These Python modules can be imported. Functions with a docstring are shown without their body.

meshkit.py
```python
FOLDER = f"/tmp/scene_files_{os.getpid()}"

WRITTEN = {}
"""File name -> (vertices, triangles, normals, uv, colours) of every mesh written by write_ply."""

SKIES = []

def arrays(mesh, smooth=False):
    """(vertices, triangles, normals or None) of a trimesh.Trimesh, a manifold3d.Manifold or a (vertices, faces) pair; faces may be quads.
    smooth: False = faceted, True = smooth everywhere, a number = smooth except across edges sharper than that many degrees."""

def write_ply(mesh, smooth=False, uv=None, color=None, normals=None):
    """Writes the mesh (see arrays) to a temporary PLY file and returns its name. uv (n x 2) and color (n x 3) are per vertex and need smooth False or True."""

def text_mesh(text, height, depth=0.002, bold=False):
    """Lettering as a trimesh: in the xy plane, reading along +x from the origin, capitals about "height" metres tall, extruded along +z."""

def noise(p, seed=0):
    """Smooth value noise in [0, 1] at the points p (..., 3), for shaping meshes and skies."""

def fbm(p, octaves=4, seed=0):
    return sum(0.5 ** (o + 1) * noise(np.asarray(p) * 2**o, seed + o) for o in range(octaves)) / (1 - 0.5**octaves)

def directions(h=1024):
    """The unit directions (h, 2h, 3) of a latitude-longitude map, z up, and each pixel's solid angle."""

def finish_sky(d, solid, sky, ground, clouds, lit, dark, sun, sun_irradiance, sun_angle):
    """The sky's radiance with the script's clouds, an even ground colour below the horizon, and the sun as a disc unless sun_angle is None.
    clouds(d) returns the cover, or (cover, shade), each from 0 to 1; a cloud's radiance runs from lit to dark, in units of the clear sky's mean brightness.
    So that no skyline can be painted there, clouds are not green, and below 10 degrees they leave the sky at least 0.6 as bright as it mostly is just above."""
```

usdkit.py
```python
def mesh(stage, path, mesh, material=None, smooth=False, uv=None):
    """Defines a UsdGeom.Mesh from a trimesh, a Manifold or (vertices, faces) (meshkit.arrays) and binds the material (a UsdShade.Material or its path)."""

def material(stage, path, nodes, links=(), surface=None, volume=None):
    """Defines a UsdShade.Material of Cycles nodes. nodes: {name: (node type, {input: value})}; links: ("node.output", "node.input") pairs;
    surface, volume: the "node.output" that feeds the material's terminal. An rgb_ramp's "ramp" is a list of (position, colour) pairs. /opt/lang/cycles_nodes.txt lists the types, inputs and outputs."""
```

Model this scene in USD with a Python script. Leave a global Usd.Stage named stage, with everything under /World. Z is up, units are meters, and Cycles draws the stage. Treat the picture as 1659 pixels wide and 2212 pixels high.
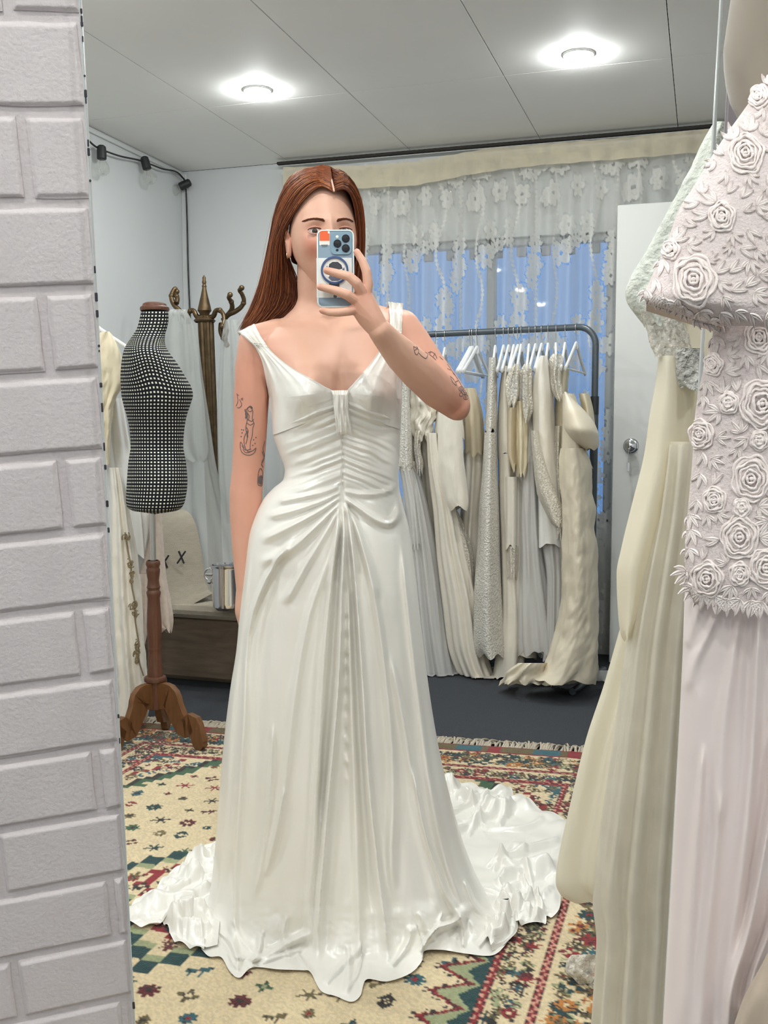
import math, random, numpy as np, trimesh, usdkit, meshkit, manifold3d as m3
from pxr import Usd, UsdGeom, UsdShade, UsdLux, Gf, Sdf, Vt
rng = np.random.default_rng(7); random.seed(7)
stage = Usd.Stage.CreateInMemory()
UsdGeom.SetStageUpAxis(stage, 'Z'); UsdGeom.SetStageMetersPerUnit(stage, 1.0)
world = UsdGeom.Xform.Define(stage, '/World'); stage.SetDefaultPrim(world.GetPrim())
UsdGeom.Scope.Define(stage, '/World/Looks')
# ---------------------------------------------------------------- camera, sky, exposure
F, CX, CY = 2170.0, 829.5, 1106.0
PITCH, YAW, CZ = math.radians(4.77), math.radians(17.7), 1.07
FH = np.array([-math.sin(YAW), math.cos(YAW), 0.0]); RT = np.array([math.cos(YAW), math.sin(YAW), 0.0])
FW = FH * math.cos(PITCH) - np.array([0, 0, math.sin(PITCH)]); UP = np.cross(RT, FW); CAM = np.array([0, 0, CZ])
cam = UsdGeom.Camera.Define(stage, '/World/camera')
mtx = np.eye(4); mtx[0, :3], mtx[1, :3], mtx[2, :3], mtx[3, :3] = RT, UP, -FW, CAM
cam.AddTransformOp().Set(Gf.Matrix4d(*mtx.ravel().tolist()))
cam.CreateHorizontalApertureAttr(36.0); cam.CreateVerticalApertureAttr(48.0)
cam.CreateFocalLengthAttr(36.0 * F / 1659.0); cam.CreateClippingRangeAttr(Gf.Vec2f(0.05, 200))
cam.CreateExposureAttr(2.17)
dome = UsdLux.DomeLight.Define(stage, '/World/dusk_sky'); dome.CreateColorAttr(Gf.Vec3f(0.19, 0.47, 1.0)); dome.CreateIntensityAttr(0.050)
LAMP = 85.0            # strength of the ceiling downlights
# ---------------------------------------------------------------- measuring helpers (metres; pixels of the photograph turned into rays)
def ray(x, y):
    x, y = np.asarray(x, float)[..., None], np.asarray(y, float)[..., None]
    return FW + RT * (x - CX) / F - UP * (y - CY) / F
def ATH(x, y, h):
    r = ray(x, y); return CAM + r * (np.asarray(h, float) / (r @ FH))[..., None]
def ATZ(x, y, z):
    r = ray(x, y); return CAM + r * ((np.asarray(z, float) - CZ) / r[..., 2])[..., None]
def ATX(x, y, X):
    r = ray(x, y); return CAM + r * (X / r[..., 0])[..., None]
def ATY(x, y, Y):
    r = ray(x, y); return CAM + r * (Y / r[..., 1])[..., None]
def HZ(x, y, z=0.0):
    """horizontal distance at which the ray of a pixel comes down to height z"""
    r = ray(x, y); return (z - CZ) / r[..., 2] * (r @ FH)
def lerp(a, b, t): return a + (b - a) * t
def sst(a, b, x):
    t = np.clip((np.asarray(x, float) - a) / (b - a), 0, 1); return t * t * (3 - 2 * t)
def curve(pts, n):
    """Catmull-Rom through the points, n samples"""
    p = np.asarray(pts, float)
    if len(p) == 2: return lerp(p[0], p[1], np.linspace(0, 1, n)[:, None])
    q = np.vstack([2 * p[0] - p[1], p, 2 * p[-1] - p[-2]])
    s = np.linspace(0, len(p) - 1, n); i = np.minimum(s.astype(int), len(p) - 2); t = (s - i)[:, None]
    a, b, c, d = q[i], q[i + 1], q[i + 2], q[i + 3]
    return .5 * (2 * b + (c - a) * t + (2 * a - 5 * b + 4 * c - d) * t**2 + (3 * b - a - 3 * c + d) * t**3)
def itp(x, tab, k):
    tab = np.asarray(tab, float); return np.interp(x, tab[:, 0], tab[:, k])
def nz(x, y=0.0, z=0.0, s=1.0, seed=0, o=3):
    x, y, z = np.broadcast_arrays(np.asarray(x, float), y, z)
    return meshkit.fbm(np.stack([x, y, z], -1) * s, o, seed) - .5
# ---------------------------------------------------------------- meshes
def grid(P, close_u=False, flip=False):
    """P (rows, cols, 3) -> (v, tris)"""
    r, c = P.shape[:2]; idx = np.arange(r * c).reshape(r, c)
    if close_u: idx = np.hstack([idx, idx[:, :1]])
    a, b, d, e = idx[:-1, :-1].ravel(), idx[:-1, 1:].ravel(), idx[1:, 1:].ravel(), idx[1:, :-1].ravel()
    f = np.vstack([np.stack([a, b, d], 1), np.stack([a, d, e], 1)])
    return P.reshape(-1, 3), (f[:, ::-1] if flip else f)
def cat(*ms):
    vs, fs, n = [], [], 0
    for m in ms:
        v, f = (m if isinstance(m, tuple) else (np.array(m.vertices), np.array(m.faces)))
        vs.append(v); fs.append(f + n); n += len(v)
    return np.vstack(vs), np.vstack(fs)
def tubes(L, rad, k=6, cap=True):
    """L (n, m, 3) polylines of equal length as round tubes; rad scalar, (m,) or (n, m)"""
    L = np.asarray(L, float)
    if L.ndim == 2: L = L[None]
    n, m = L.shape[:2]; rad = np.broadcast_to(np.asarray(rad, float), (n, m))
    t = np.gradient(L, axis=1); t /= np.maximum(np.linalg.norm(t, axis=2, keepdims=True), 1e-12)
    ref = np.where(np.abs(t[:, :1, 2:]) > .9, [1.0, 0, 0], [0, 0, 1.0]); a = np.zeros_like(L)
    p = np.cross(t[:, 0], ref[:, 0]); p /= np.linalg.norm(p, axis=1, keepdims=True); a[:, 0] = p
    for i in range(1, m):
        p = p - (p * t[:, i]).sum(1, keepdims=True) * t[:, i]; p = p / np.maximum(np.linalg.norm(p, axis=1, keepdims=True), 1e-12); a[:, i] = p
    b = np.cross(t, a); th = np.arange(k) / k * 2 * np.pi
    V = L[:, :, None] + rad[:, :, None, None] * (a[:, :, None] * np.cos(th)[:, None] + b[:, :, None] * np.sin(th)[:, None])
    base = np.arange(n * m * k).reshape(n, m, k); nx = np.roll(base, -1, 2)
    f = np.concatenate([np.stack([base[:, :-1], nx[:, :-1], nx[:, 1:]], -1).reshape(-1, 3), np.stack([base[:, :-1], nx[:, 1:], base[:, 1:]], -1).reshape(-1, 3)])
    V = V.reshape(-1, 3)
    if cap:
        c = np.vstack([L[:, 0], L[:, -1]]); n0 = len(V); V = np.vstack([V, c]); i0 = n0 + np.arange(n)[:, None]
        f = np.vstack([f, np.stack([np.broadcast_to(i0, (n, k)), nx[:, 0], base[:, 0]], -1).reshape(-1, 3), np.stack([np.broadcast_to(i0 + n, (n, k)), base[:, -1], nx[:, -1]], -1).reshape(-1, 3)])
    return V, f
def lathe(prof, n=32, at=(0, 0, 0)):
    """prof [(r, z)...] bottom to top"""
    p = np.asarray(prof, float); th = np.arange(n) / n * 2 * np.pi
    P = np.stack([p[:, :1] * np.cos(th), p[:, :1] * np.sin(th), np.repeat(p[:, 1:], n, 1)], -1) + np.asarray(at)
    return grid(P, True)
def box(lo, hi, bev=0.0):
    lo, hi = np.asarray(lo, float), np.asarray(hi, float)
    if bev <= 0: m = trimesh.creation.box(hi - lo); m.apply_translation((lo + hi) / 2); return np.array(m.vertices), np.array(m.faces)
    pts = []
    for s in np.ndindex(2, 2, 2):
        for k in range(3):
            q = [hi[j] - bev if s[j] else lo[j] + bev for j in range(3)]; q[k] = hi[k] if s[k] else lo[k]; pts.append(q)
    h = trimesh.convex.convex_hull(np.array(pts)); return np.array(h.vertices), np.array(h.faces)
def frame_box(o, ax, half, bev=0.0):
    """box about o with axes ax (3 rows) and half sizes"""
    v, f = box(-np.asarray(half, float), half, bev); return np.asarray(o) + v @ np.asarray(ax), f
def ball(p, r): return m3.Manifold.sphere(r, 20).translate(tuple(map(float, p)))
def chain(pts, rs):
    b = [ball(p, r) for p, r in zip(pts, rs)]
    return m3.Manifold.batch_boolean([m3.Manifold.batch_hull([b[i], b[i + 1]]) for i in range(len(b) - 1)], m3.OpType.Add)
def tri(man):
    m = man.to_mesh(); return trimesh.Trimesh(m.vert_properties[:, :3], m.tri_verts, process=True)
def thick(P, t, close_u=False):
    """a sheet P (rows, cols, 3) with thickness t"""
    v, f = grid(P, close_u); m = trimesh.Trimesh(v, f, process=False); n = m.vertex_normals
    return cat((v + n * t / 2, f), (v - n * t / 2, f[:, ::-1]))
# ---------------------------------------------------------------- prims
used = {}
def numbered(parent, name):
    k = (parent, name); used[k] = used.get(k, -1) + 1
    return f'{parent}/{name}' + (f'_{used[k]:03d}' if used[k] else '')
def meta(p, label=None, cat_=None, group=None, kind=None):
    for k, v in (('label', label), ('category', cat_), ('group', group), ('kind', kind)):
        if v: p.SetCustomDataByKey(k, v)
class Thing:
    def __init__(s, name, label, cat_, loc=(0, 0, 0), group=None, kind=None):
        s.loc = np.asarray(loc, float); s.path = numbered('/World', name)
        x = UsdGeom.Xform.Define(stage, s.path); x.AddTranslateOp().Set(Gf.Vec3d(*s.loc.tolist())); meta(x.GetPrim(), label, cat_, group, kind)
    def add(s, name, m, mat, parent=None, smooth=40, color=None, uv=None, label=None, kind=None):
        v, f, n = meshkit.arrays(m if isinstance(m, tuple) or hasattr(m, 'to_mesh') else m, False if color is not None or uv is not None else smooth) if not (color is not None or uv is not None) else (*m, None)
        path = numbered(parent or s.path, name)
        if color is not None or uv is not None: v, f, n = meshkit.arrays(m, True)
        q = usdkit.mesh(stage, path, (v - s.loc, f), mat)
        if n is not None: q.CreateNormalsAttr(Vt.Vec3fArray.FromNumpy(n.astype(np.float32))); q.SetNormalsInterpolation('vertex')
        if color is not None: UsdGeom.PrimvarsAPI(q).CreatePrimvar('Cd', Sdf.ValueTypeNames.Color3fArray, 'vertex').Set(Vt.Vec3fArray.FromNumpy(np.asarray(color, np.float32)))
        if uv is not None: UsdGeom.PrimvarsAPI(q).CreatePrimvar('pat', Sdf.ValueTypeNames.Color3fArray, 'vertex').Set(Vt.Vec3fArray.FromNumpy(np.asarray(uv, np.float32)))
        meta(q.GetPrim(), label, None, None, kind); return path
    def copy(s, name, label, mat4, cat_, group):
        p = numbered('/World', name); x = UsdGeom.Xform.Define(stage, p); x.AddTransformOp().Set(Gf.Matrix4d(*np.asarray(mat4).ravel().tolist()))
        x.GetPrim().GetReferences().AddInternalReference(s.path + '/body' if False else s.path); x.GetPrim().SetInstanceable(True); meta(x.GetPrim(), label, cat_, group); return p
def struct(name, m, mat, smooth=False, color=None):
    q = usdkit.mesh(stage, numbered('/World', name), m, mat, smooth); meta(q.GetPrim(), kind='structure'); return str(q.GetPath())
# ---------------------------------------------------------------- materials
def s2l(c): c = np.asarray(c, float) / 255; return tuple(np.where(c < .04045, c / 12.92, ((c + .055) / 1.055)**2.4))
mats = {}
def M(name, c=(.8, .8, .8), r=.5, spec=.5, metal=0.0, var=0.0, vs=8.0, bump=0.0, bs=150.0, bd=.002, sheen=0.0, sss=0.0, cut=None, trl=0.0, coat=0.0, attr=None, stretch=(1, 1, 1), aniso=0.0, cutlo=None, cutscale=1.0, emit=0.0):
    """one principled look: var mottles the colour, bump roughens, cut < 1 makes the cloth see-through, trl lets light through"""
    if name in mats: return mats[name]
    N, L = {'p': ('principled_bsdf', dict(base_color=c, roughness=r, specular_ior_level=spec, metallic=metal, sheen_weight=sheen, subsurface_weight=sss, coat_weight=coat, anisotropic=aniso))}, []
    if sss: N['p'][1].update(subsurface_radius=(.012, .005, .003), subsurface_scale=1.0)
    if emit: N['p'][1].update(emission_color=c, emission_strength=emit)
    N['g'] = ('geometry', {}); N['mp'] = ('mapping', dict(scale=stretch)); L.append(('g.position', 'mp.vector'))
    if attr:
        N['at'] = ('attribute', {'attribute': attr}); src = 'at.color'
        if var:
            N['n'] = ('noise_texture', dict(scale=vs, detail=4.0)); L.append(('mp.vector', 'n.vector'))
            N['rr'] = ('rgb_ramp', {'ramp': [(.3, (1 - var,) * 3), (.7, (1.0,) * 3)]}); L.append(('n.fac', 'rr.fac'))
            N['mx'] = ('mix', dict(mix_type='multiply', fac=1.0)); L += [(src, 'mx.color1'), ('rr.color', 'mx.color2'), ('mx.color', 'p.base_color')]
        else: L.append((src, 'p.base_color'))
    elif var:
        N['n'] = ('noise_texture', dict(scale=vs, detail=5.0)); L.append(('mp.vector', 'n.vector'))
        N['rr'] = ('rgb_ramp', {'ramp': [(.3, tuple(x * (1 - var) for x in c)), (.7, c)]}); L += [('n.fac', 'rr.fac'), ('rr.color', 'p.base_color')]
    if bump:
        N['nb'] = ('noise_texture', dict(scale=bs, detail=3.0)); N['b'] = ('bump', dict(strength=bump, distance=bd))
        L += [('mp.vector', 'nb.vector'), ('nb.fac', 'b.height'), ('b.normal', 'p.normal')]
    out = 'p.BSDF'
    if trl:
        N['t'] = ('translucent_bsdf', dict(color=c)); N['m1'] = ('mix_closure', dict(fac=trl)); L += [(out, 'm1.closure1'), ('t.BSDF', 'm1.closure2')]; out = 'm1.closure'
    if cut is not None:
        N['tr'] = ('transparent_bsdf', dict(color=(1, 1, 1))); N['m2'] = ('mix_closure', dict(fac=cut)); L += [('tr.BSDF', 'm2.closure1'), (out, 'm2.closure2')]; out = 'm2.closure'
        if attr == 'pat' or cutlo is not None:
            if cutlo is not None:
                N['nc'] = ('noise_texture', dict(scale=cutscale, detail=3.0)); N['rc'] = ('rgb_ramp', {'ramp': [(.42, (cutlo,) * 3), (.58, (cut,) * 3)]}); L += [('mp.vector', 'nc.vector'), ('nc.fac', 'rc.fac'), ('rc.color', 'm2.fac')]
    mats[name] = usdkit.material(stage, '/World/Looks/' + name, N, L, surface=out); return mats[name]
# ================================================================ room shell
WL, YB, ZC, XR, YF = -2.63, 4.79, 2.40, 1.75, -1.7
m_wall = M('wall_paint', s2l((210, 213, 213)), .75, .3, var=.03, vs=2.0)
m_ceil = M('ceiling_paint', s2l((247, 246, 242)), .7, .3, var=.03, vs=3.0)
m_dark = M('joint_dark', s2l((60, 58, 55)), .9, .1)
m_carpet = M('charcoal_carpet', s2l((79, 82, 87)), .95, .1, var=.35, vs=260.0, bump=.8, bs=420.0, bd=.004)
struct('floor', box((WL - .1, YF - .1, -.1), (XR + .1, YB + .4, 0)), m_carpet)
struct('wall_left', box((WL - .1, YF, 0), (WL, YB, ZC)), m_wall)
struct('wall_right', box((XR, YF, 0), (XR + .1, YB, ZC)), m_wall)
struct('wall_front', box((WL, YF - .1, 0), (XR, YF, ZC)), m_wall)
# back wall with the window opening
wx0, wx1, wz0, wz1 = -1.86, -.415, .62, 1.97
def holed(x0, x1, z0, z1, y0, y1): return cat(box((WL, y0, 0), (x0, y1, ZC)), box((x1, y0, 0), (XR, y1, ZC)), box((x0, y0, 0), (x1, y1, z0)), box((x0, y0, z1), (x1, y1, ZC)))
struct('wall_back', holed(wx0, wx1, wz0, wz1, YB, YB + .12), m_wall)
win = Thing('window_1', None, None, ((wx0 + wx1) / 2, YB + .05, wz0), kind='structure')
m_sash = M('grey_sash', s2l((150, 156, 160)), .4)
for nm, lo, hi in [('frame', (wx0, YB + .03, wz1 - .035), (wx1, YB + .09, wz1)), ('frame', (wx0, YB + .03, wz0), (wx1, YB + .09, wz0 + .04)), ('frame', (wx0, YB + .03, wz0), (wx0 + .04, YB + .09, wz1)), ('frame', (wx1 - .04, YB + .03, wz0), (wx1, YB + .09, wz1)), ('mullion', (-1.02, YB + .03, wz0), (-.98, YB + .09, wz1))]:
    win.add(nm, box(lo, hi, .004), m_sash)
x = wx0 + .06
while x < wx1 - .06:                                         # the row of small dark vents along the head of the window
    win.add('vent', box((x, YB + .045, wz1 - .085), (x + .045, YB + .075, wz1 - .04), .003), M('vent_grey', s2l((128, 138, 156)), .5)); x += .115
m_pane = usdkit.material(stage, '/World/Looks/window_pane', {'t': ('transparent_bsdf', dict(color=(.97, .98, 1))), 'g': ('glossy_bsdf', dict(color=(1, 1, 1), roughness=.02)), 'f': ('fresnel', dict(IOR=1.45)), 'm': ('mix_closure', {})}, [('f.fac', 'm.fac'), ('t.BSDF', 'm.closure1'), ('g.BSDF', 'm.closure2')], surface='m.closure')
win.add('pane', box((wx0 + .04, YB + .055, wz0 + .04), (-1.02, YB + .06, wz1 - .035)), m_pane, smooth=False)
win.add('pane', box((-.98, YB + .055, wz0 + .04), (wx1 - .04, YB + .06, wz1 - .035)), m_pane, smooth=False)
# ceiling of panels with open joints
ceil = Thing('ceiling', None, None, (0, 1.5, ZC), kind='structure')
ceil.add('backing', box((WL - .1, YF - .1, ZC + .012), (XR + .1, YB + .1, ZC + .1)), m_dark, smooth=False)
xs = [-2.63, -2.022, -1.386, -.762, -.151, .47, 1.09, XR]; ys = [-1.7, .08, 1.98, 3.88, YB]
for i in range(len(xs) - 1):
    for j in range(len(ys) - 1):
        g = .0014
        ceil.add('panel', box((xs[i] + g, ys[j] + g, ZC), (xs[i + 1] - g, ys[j + 1] - (.006 if j == 3 else g), ZC + .012 + .002 * ((i * 7 + j * 3) % 3)), .0008), m_ceil, smooth=False)
# trims in the corners
m_trim = M('trim_white', s2l((205, 207, 206)), .6)
struct('trim_1', box((WL, YB - .02, 0), (WL + .03, YB, ZC - .012), .003), m_trim)
struct('trim_2', box((WL, -1, ZC - .028), (WL + .012, YB, ZC - .01), .002), m_trim)
# ---------------------------------------------------------------- downlights
def m_lamp(nm, k): return usdkit.material(stage, '/World/Looks/' + nm, {'e': ('emission', dict(color=(.97, 1.0, 1.0), strength=k))}, [], surface='e.emission')
m_glow = m_lamp('lamp_glow', LAMP); m_white = M('white_plastic', s2l((232, 234, 232)), .35)
dl = []
for x, y, lab in [(-1.72, 3.745, 'round recessed ceiling downlight above the coat stand end of the room'), (-.466, 3.744, 'round recessed ceiling downlight above the rack and curtain'), (-1.72, 2.5, None), (-.466, 2.5, None), (-1.72, 1.25, None), (-.466, 1.25, None), (.79, 1.25, None), (-1.72, 0, None), (-.466, 0, None), (.79, 0, None), (-1.72, -1.2, None), (-.466, -1.2, None), (.79, -1.2, None)]:
    t = Thing('ceiling_light', lab or 'recessed round ceiling downlight past the top of the photo', 'ceiling light', (x, y, ZC), group='downlights nearer the mirror' if lab is None else None)
    t.add('trim_ring', lathe([(.049, -.002), (.053, -.006), (.057, -.003), (.057, 0)], 40, (x, y, ZC)), m_white)
    t.add('diffuser', lathe([(0.0005, -.024), (.030, -.021), (.046, -.011), (.05, -.002)], 20, (x, y, ZC)), m_glow)
# ================================================================ mirror and brick wall (their plane leans a little against the room)
NM = ray(740, 526); NM = NM / np.linalg.norm(NM)                 # into the mirror
PM = CAM + FW * 1.10
def onmir(x, y, off=0.0):
    r = ray(x, y); return CAM + r * (((PM + NM * off - CAM) @ NM) / (r @ NM))[..., None]
mu = RT - NM * (RT @ NM); mu /= np.linalg.norm(mu); mv = np.cross(mu, NM); mv = mv if mv[2] > 0 else -mv
m_edge = M('mirror_edge', s2l((196, 200, 198)), .25, .6); m_back = M('mirror_backing', s2l((78, 74, 80)), .7, .2, var=.4, vs=60.0)
mir = Thing('mirror', 'tall frameless wall mirror with worn dark edges beside the white brick wall', 'mirror', onmir(829, 2300))
def strip(a, b, w, t, name, mat, off=0.0):
    P, Q = onmir(*a, off), onmir(*b, off); d = (Q - P) / np.linalg.norm(Q - P); s = np.cross(NM, d)
    return mir.add(name, frame_box((P + Q) / 2, [d, s, NM], (np.linalg.norm(Q - P) / 2, w / 2, t / 2), .0006), mat)
strip((170, -60), (293, 2270), .0022, .005, 'edge', m_edge); strip((1562, -60), (1431, 2270), .003, .005, 'edge', m_edge)
strip((150, -66), (1575, -66), .004, .005, 'edge', m_edge); strip((285, 2276), (1440, 2276), .004, .005, 'edge', m_edge)
er = np.random.default_rng(3)
for k in range(26):                                              # flaked silvering along the left edge
    y = er.choice([er.uniform(0, 210), er.uniform(220, 700), er.uniform(730, 1200), er.uniform(1200, 2200)]); l = er.uniform(4, 22); w = er.uniform(.001, .003)
    x = 170 + (y + 60) * 123 / 2330
    strip((x + 1, y), (x + 1 + l * .053, y + l), w, .0016, 'flake', m_back, -.0034)
# the strip of painted wall seen past the mirror's right edge
m_brick = M('painted_brick', s2l((217, 208, 207)), .62, .35, var=.05, vs=14.0, bump=.55, bs=220.0, bd=.0016)
m_mort = M('painted_mortar', s2l((213, 204, 203)), .7, .3, var=.05, vs=20.0, bump=.6, bs=160.0, bd=.002)
wall = Thing('wall_brick', None, None, onmir(60, 2350), kind='structure')
WOFF = .012
cu = ray(8900, 263); cu /= np.linalg.norm(cu); cv = -ray(1096, 9236); cv -= cu * (cv @ cu); cv /= np.linalg.norm(cv)
NW = np.cross(cu, cv); NW = NW if NW @ FW > 0 else -NW
O = onmir(228, 1145, WOFF)
def bpt(x, y):
    r = ray(x, y); return CAM + r * (((O - CAM) @ NW) / (r @ NW))[..., None]
CH, JT = .0862, .010
def wp(u, v, w=0.0): return O + cu * u + cv * v - NW * w
def uv_of(x, y): d = bpt(x, y) - O; return d @ cu, d @ cv
e_top, e_bot = uv_of(170, -60), uv_of(292, 2270)
ue = lambda v: e_top[0] + (v - e_top[1]) / (e_bot[1] - e_top[1]) * (e_bot[0] - e_top[0])
vs_ = np.linspace(e_bot[1] - .25, e_top[1] + .2, 60)
wall.add('mortar', cat(*[(np.array([wp(-.75, v0, -.03), wp(ue(v0) + .002, v0, -.03), wp(ue(v1) + .002, v1, -.03), wp(-.75, v1, -.03), wp(-.75, v0, -.0052), wp(ue(v0) + .002, v0, -.0052), wp(ue(v1) + .002, v1, -.0052), wp(-.75, v1, -.0052)]), np.array([[0, 1, 2], [0, 2, 3], [4, 6, 5], [4, 7, 6], [1, 5, 6], [1, 6, 2], [0, 3, 7], [0, 7, 4]])) for v0, v1 in zip(vs_[:-1], vs_[1:])]), m_mort, smooth=False)
br = np.random.default_rng(11)
ju = uv_of(148, 1145)[0]                                          # a vertical joint in the course just above O's joint
def brick(u0, u1, v0, v1):
    nu, nv = max(2, int((u1 - u0) / .012)), 7
    jit = br.uniform(-.0012, .0012, 4); ed = lambda L, n: np.concatenate([[0, .0015, .003, .0045, .006], np.linspace(.008, L - .008, n), [L - .006, L - .0045, L - .003, L - .0015, L]]) / L
    U, V = np.meshgrid(ed(u1 - u0, nu) if u1 - u0 > .03 else np.linspace(0, 1, 8), ed(v1 - v0, nv)); wv = br.uniform(0, 50)
    uu = lerp(u0, u1, U) + .0016 * (meshkit.noise(np.stack([U * 0 + wv, V * 3, U], -1)) - .5) ; vv = lerp(v0 + jit[0] + (jit[1] - jit[0]) * U, v1 + jit[2] + (jit[3] - jit[2]) * U, V) + .0022 * (meshkit.noise(np.stack([uu * 50, V + wv, U * 0], -1)) - .5)
    d = np.minimum(np.minimum((uu - u0), (u1 - uu)), np.minimum((vv - v0), (v1 - vv))) ; w = -.0034 * (1 - sst(0, .0042, d)) + .0007 * (meshkit.noise(np.stack([uu * 60, vv * 60, U * 0 + wv], -1)) - .5) + br.uniform(-.0006, .0006)
    P = O + cu * uu[..., None] + cv * vv[..., None] - NW * w[..., None]
    rim = np.vstack([P[0], P[1:, -1], P[-1, -2::-1], P[-2:0:-1, 0]]); bk = rim + NW * .006
    return cat(grid(P), grid(np.stack([bk, rim]), True))
k0, k1 = int((e_bot[1] - .25) / CH) - 1, int((e_top[1] + .2) / CH)
for k in range(k0, k1 + 1):
    v0, v1 = k * CH + JT / 2, (k + 1) * CH - JT / 2
    u = ju + (0 if k % 2 == 0 else .12) - .24 * 4
    lim = min(ue(v0), ue(v1)) - .0005
    while u < lim:
        a, b = u + JT / 2, min(u + .24 - JT / 2, lim)
        if b - a > .008 and b > -.62: wall.add('brick', brick(max(a, -.75), b, v0, v1), m_brick, smooth=True)
        u += .24
# the wall's far side of the mirror: grey render, a dark gap and a taupe padded shape beside the rack
m_taupe = M('taupe_cloth', s2l((150, 140, 126)), .85, .15, sheen=.3, var=.06, vs=3.0)
q0, q1 = onmir(1562, -80, .03), onmir(1431, 2290, .03)
d0 = (q1 - q0) / np.linalg.norm(q1 - q0); sd = np.cross(d0, NM); sd = sd if sd @ RT > 0 else -sd
struct('wall_side', frame_box((q0 + q1) / 2 + sd * .43 + NM * .05, [d0, sd, NM], (np.linalg.norm(q1 - q0) / 2 + .1, .35, .02)), M('dark_panel', s2l((62, 54, 48)), .8))
struct('trim_3', frame_box(onmir(1568, 60, .012) + sd * .0115, [d0, sd, NM], (.32, .007, .003), .002), M('lilac_paint', s2l((170, 162, 166)), .7, var=.1, vs=30.0))
hat = Thing('garment_cover', 'taupe rounded fabric garment cover hanging in the corner above the blush lace dress', 'garment cover', ATH(1700, 330, .88))
rows = []
for y, xl, xr in [(-140, 1608, 1860), (-60, 1590, 1860), (0, 1578, 1860), (60, 1569, 1860), (110, 1562, 1850), (150, 1563, 1835), (190, 1568, 1815), (225, 1577, 1790), (255, 1592, 1760), (285, 1618, 1720), (300, 1650, 1690)]:
    th = np.linspace(0, 2 * np.pi, 48, endpoint=False); hw = (xr - xl) / 2
    rows.append(ATH((xl + xr) / 2 + hw * np.cos(th), np.full(48, float(y)), .93 - .055 * np.sin(th)))
hat.add('cover', grid(np.array(rows), True), m_taupe, smooth=True)
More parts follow.
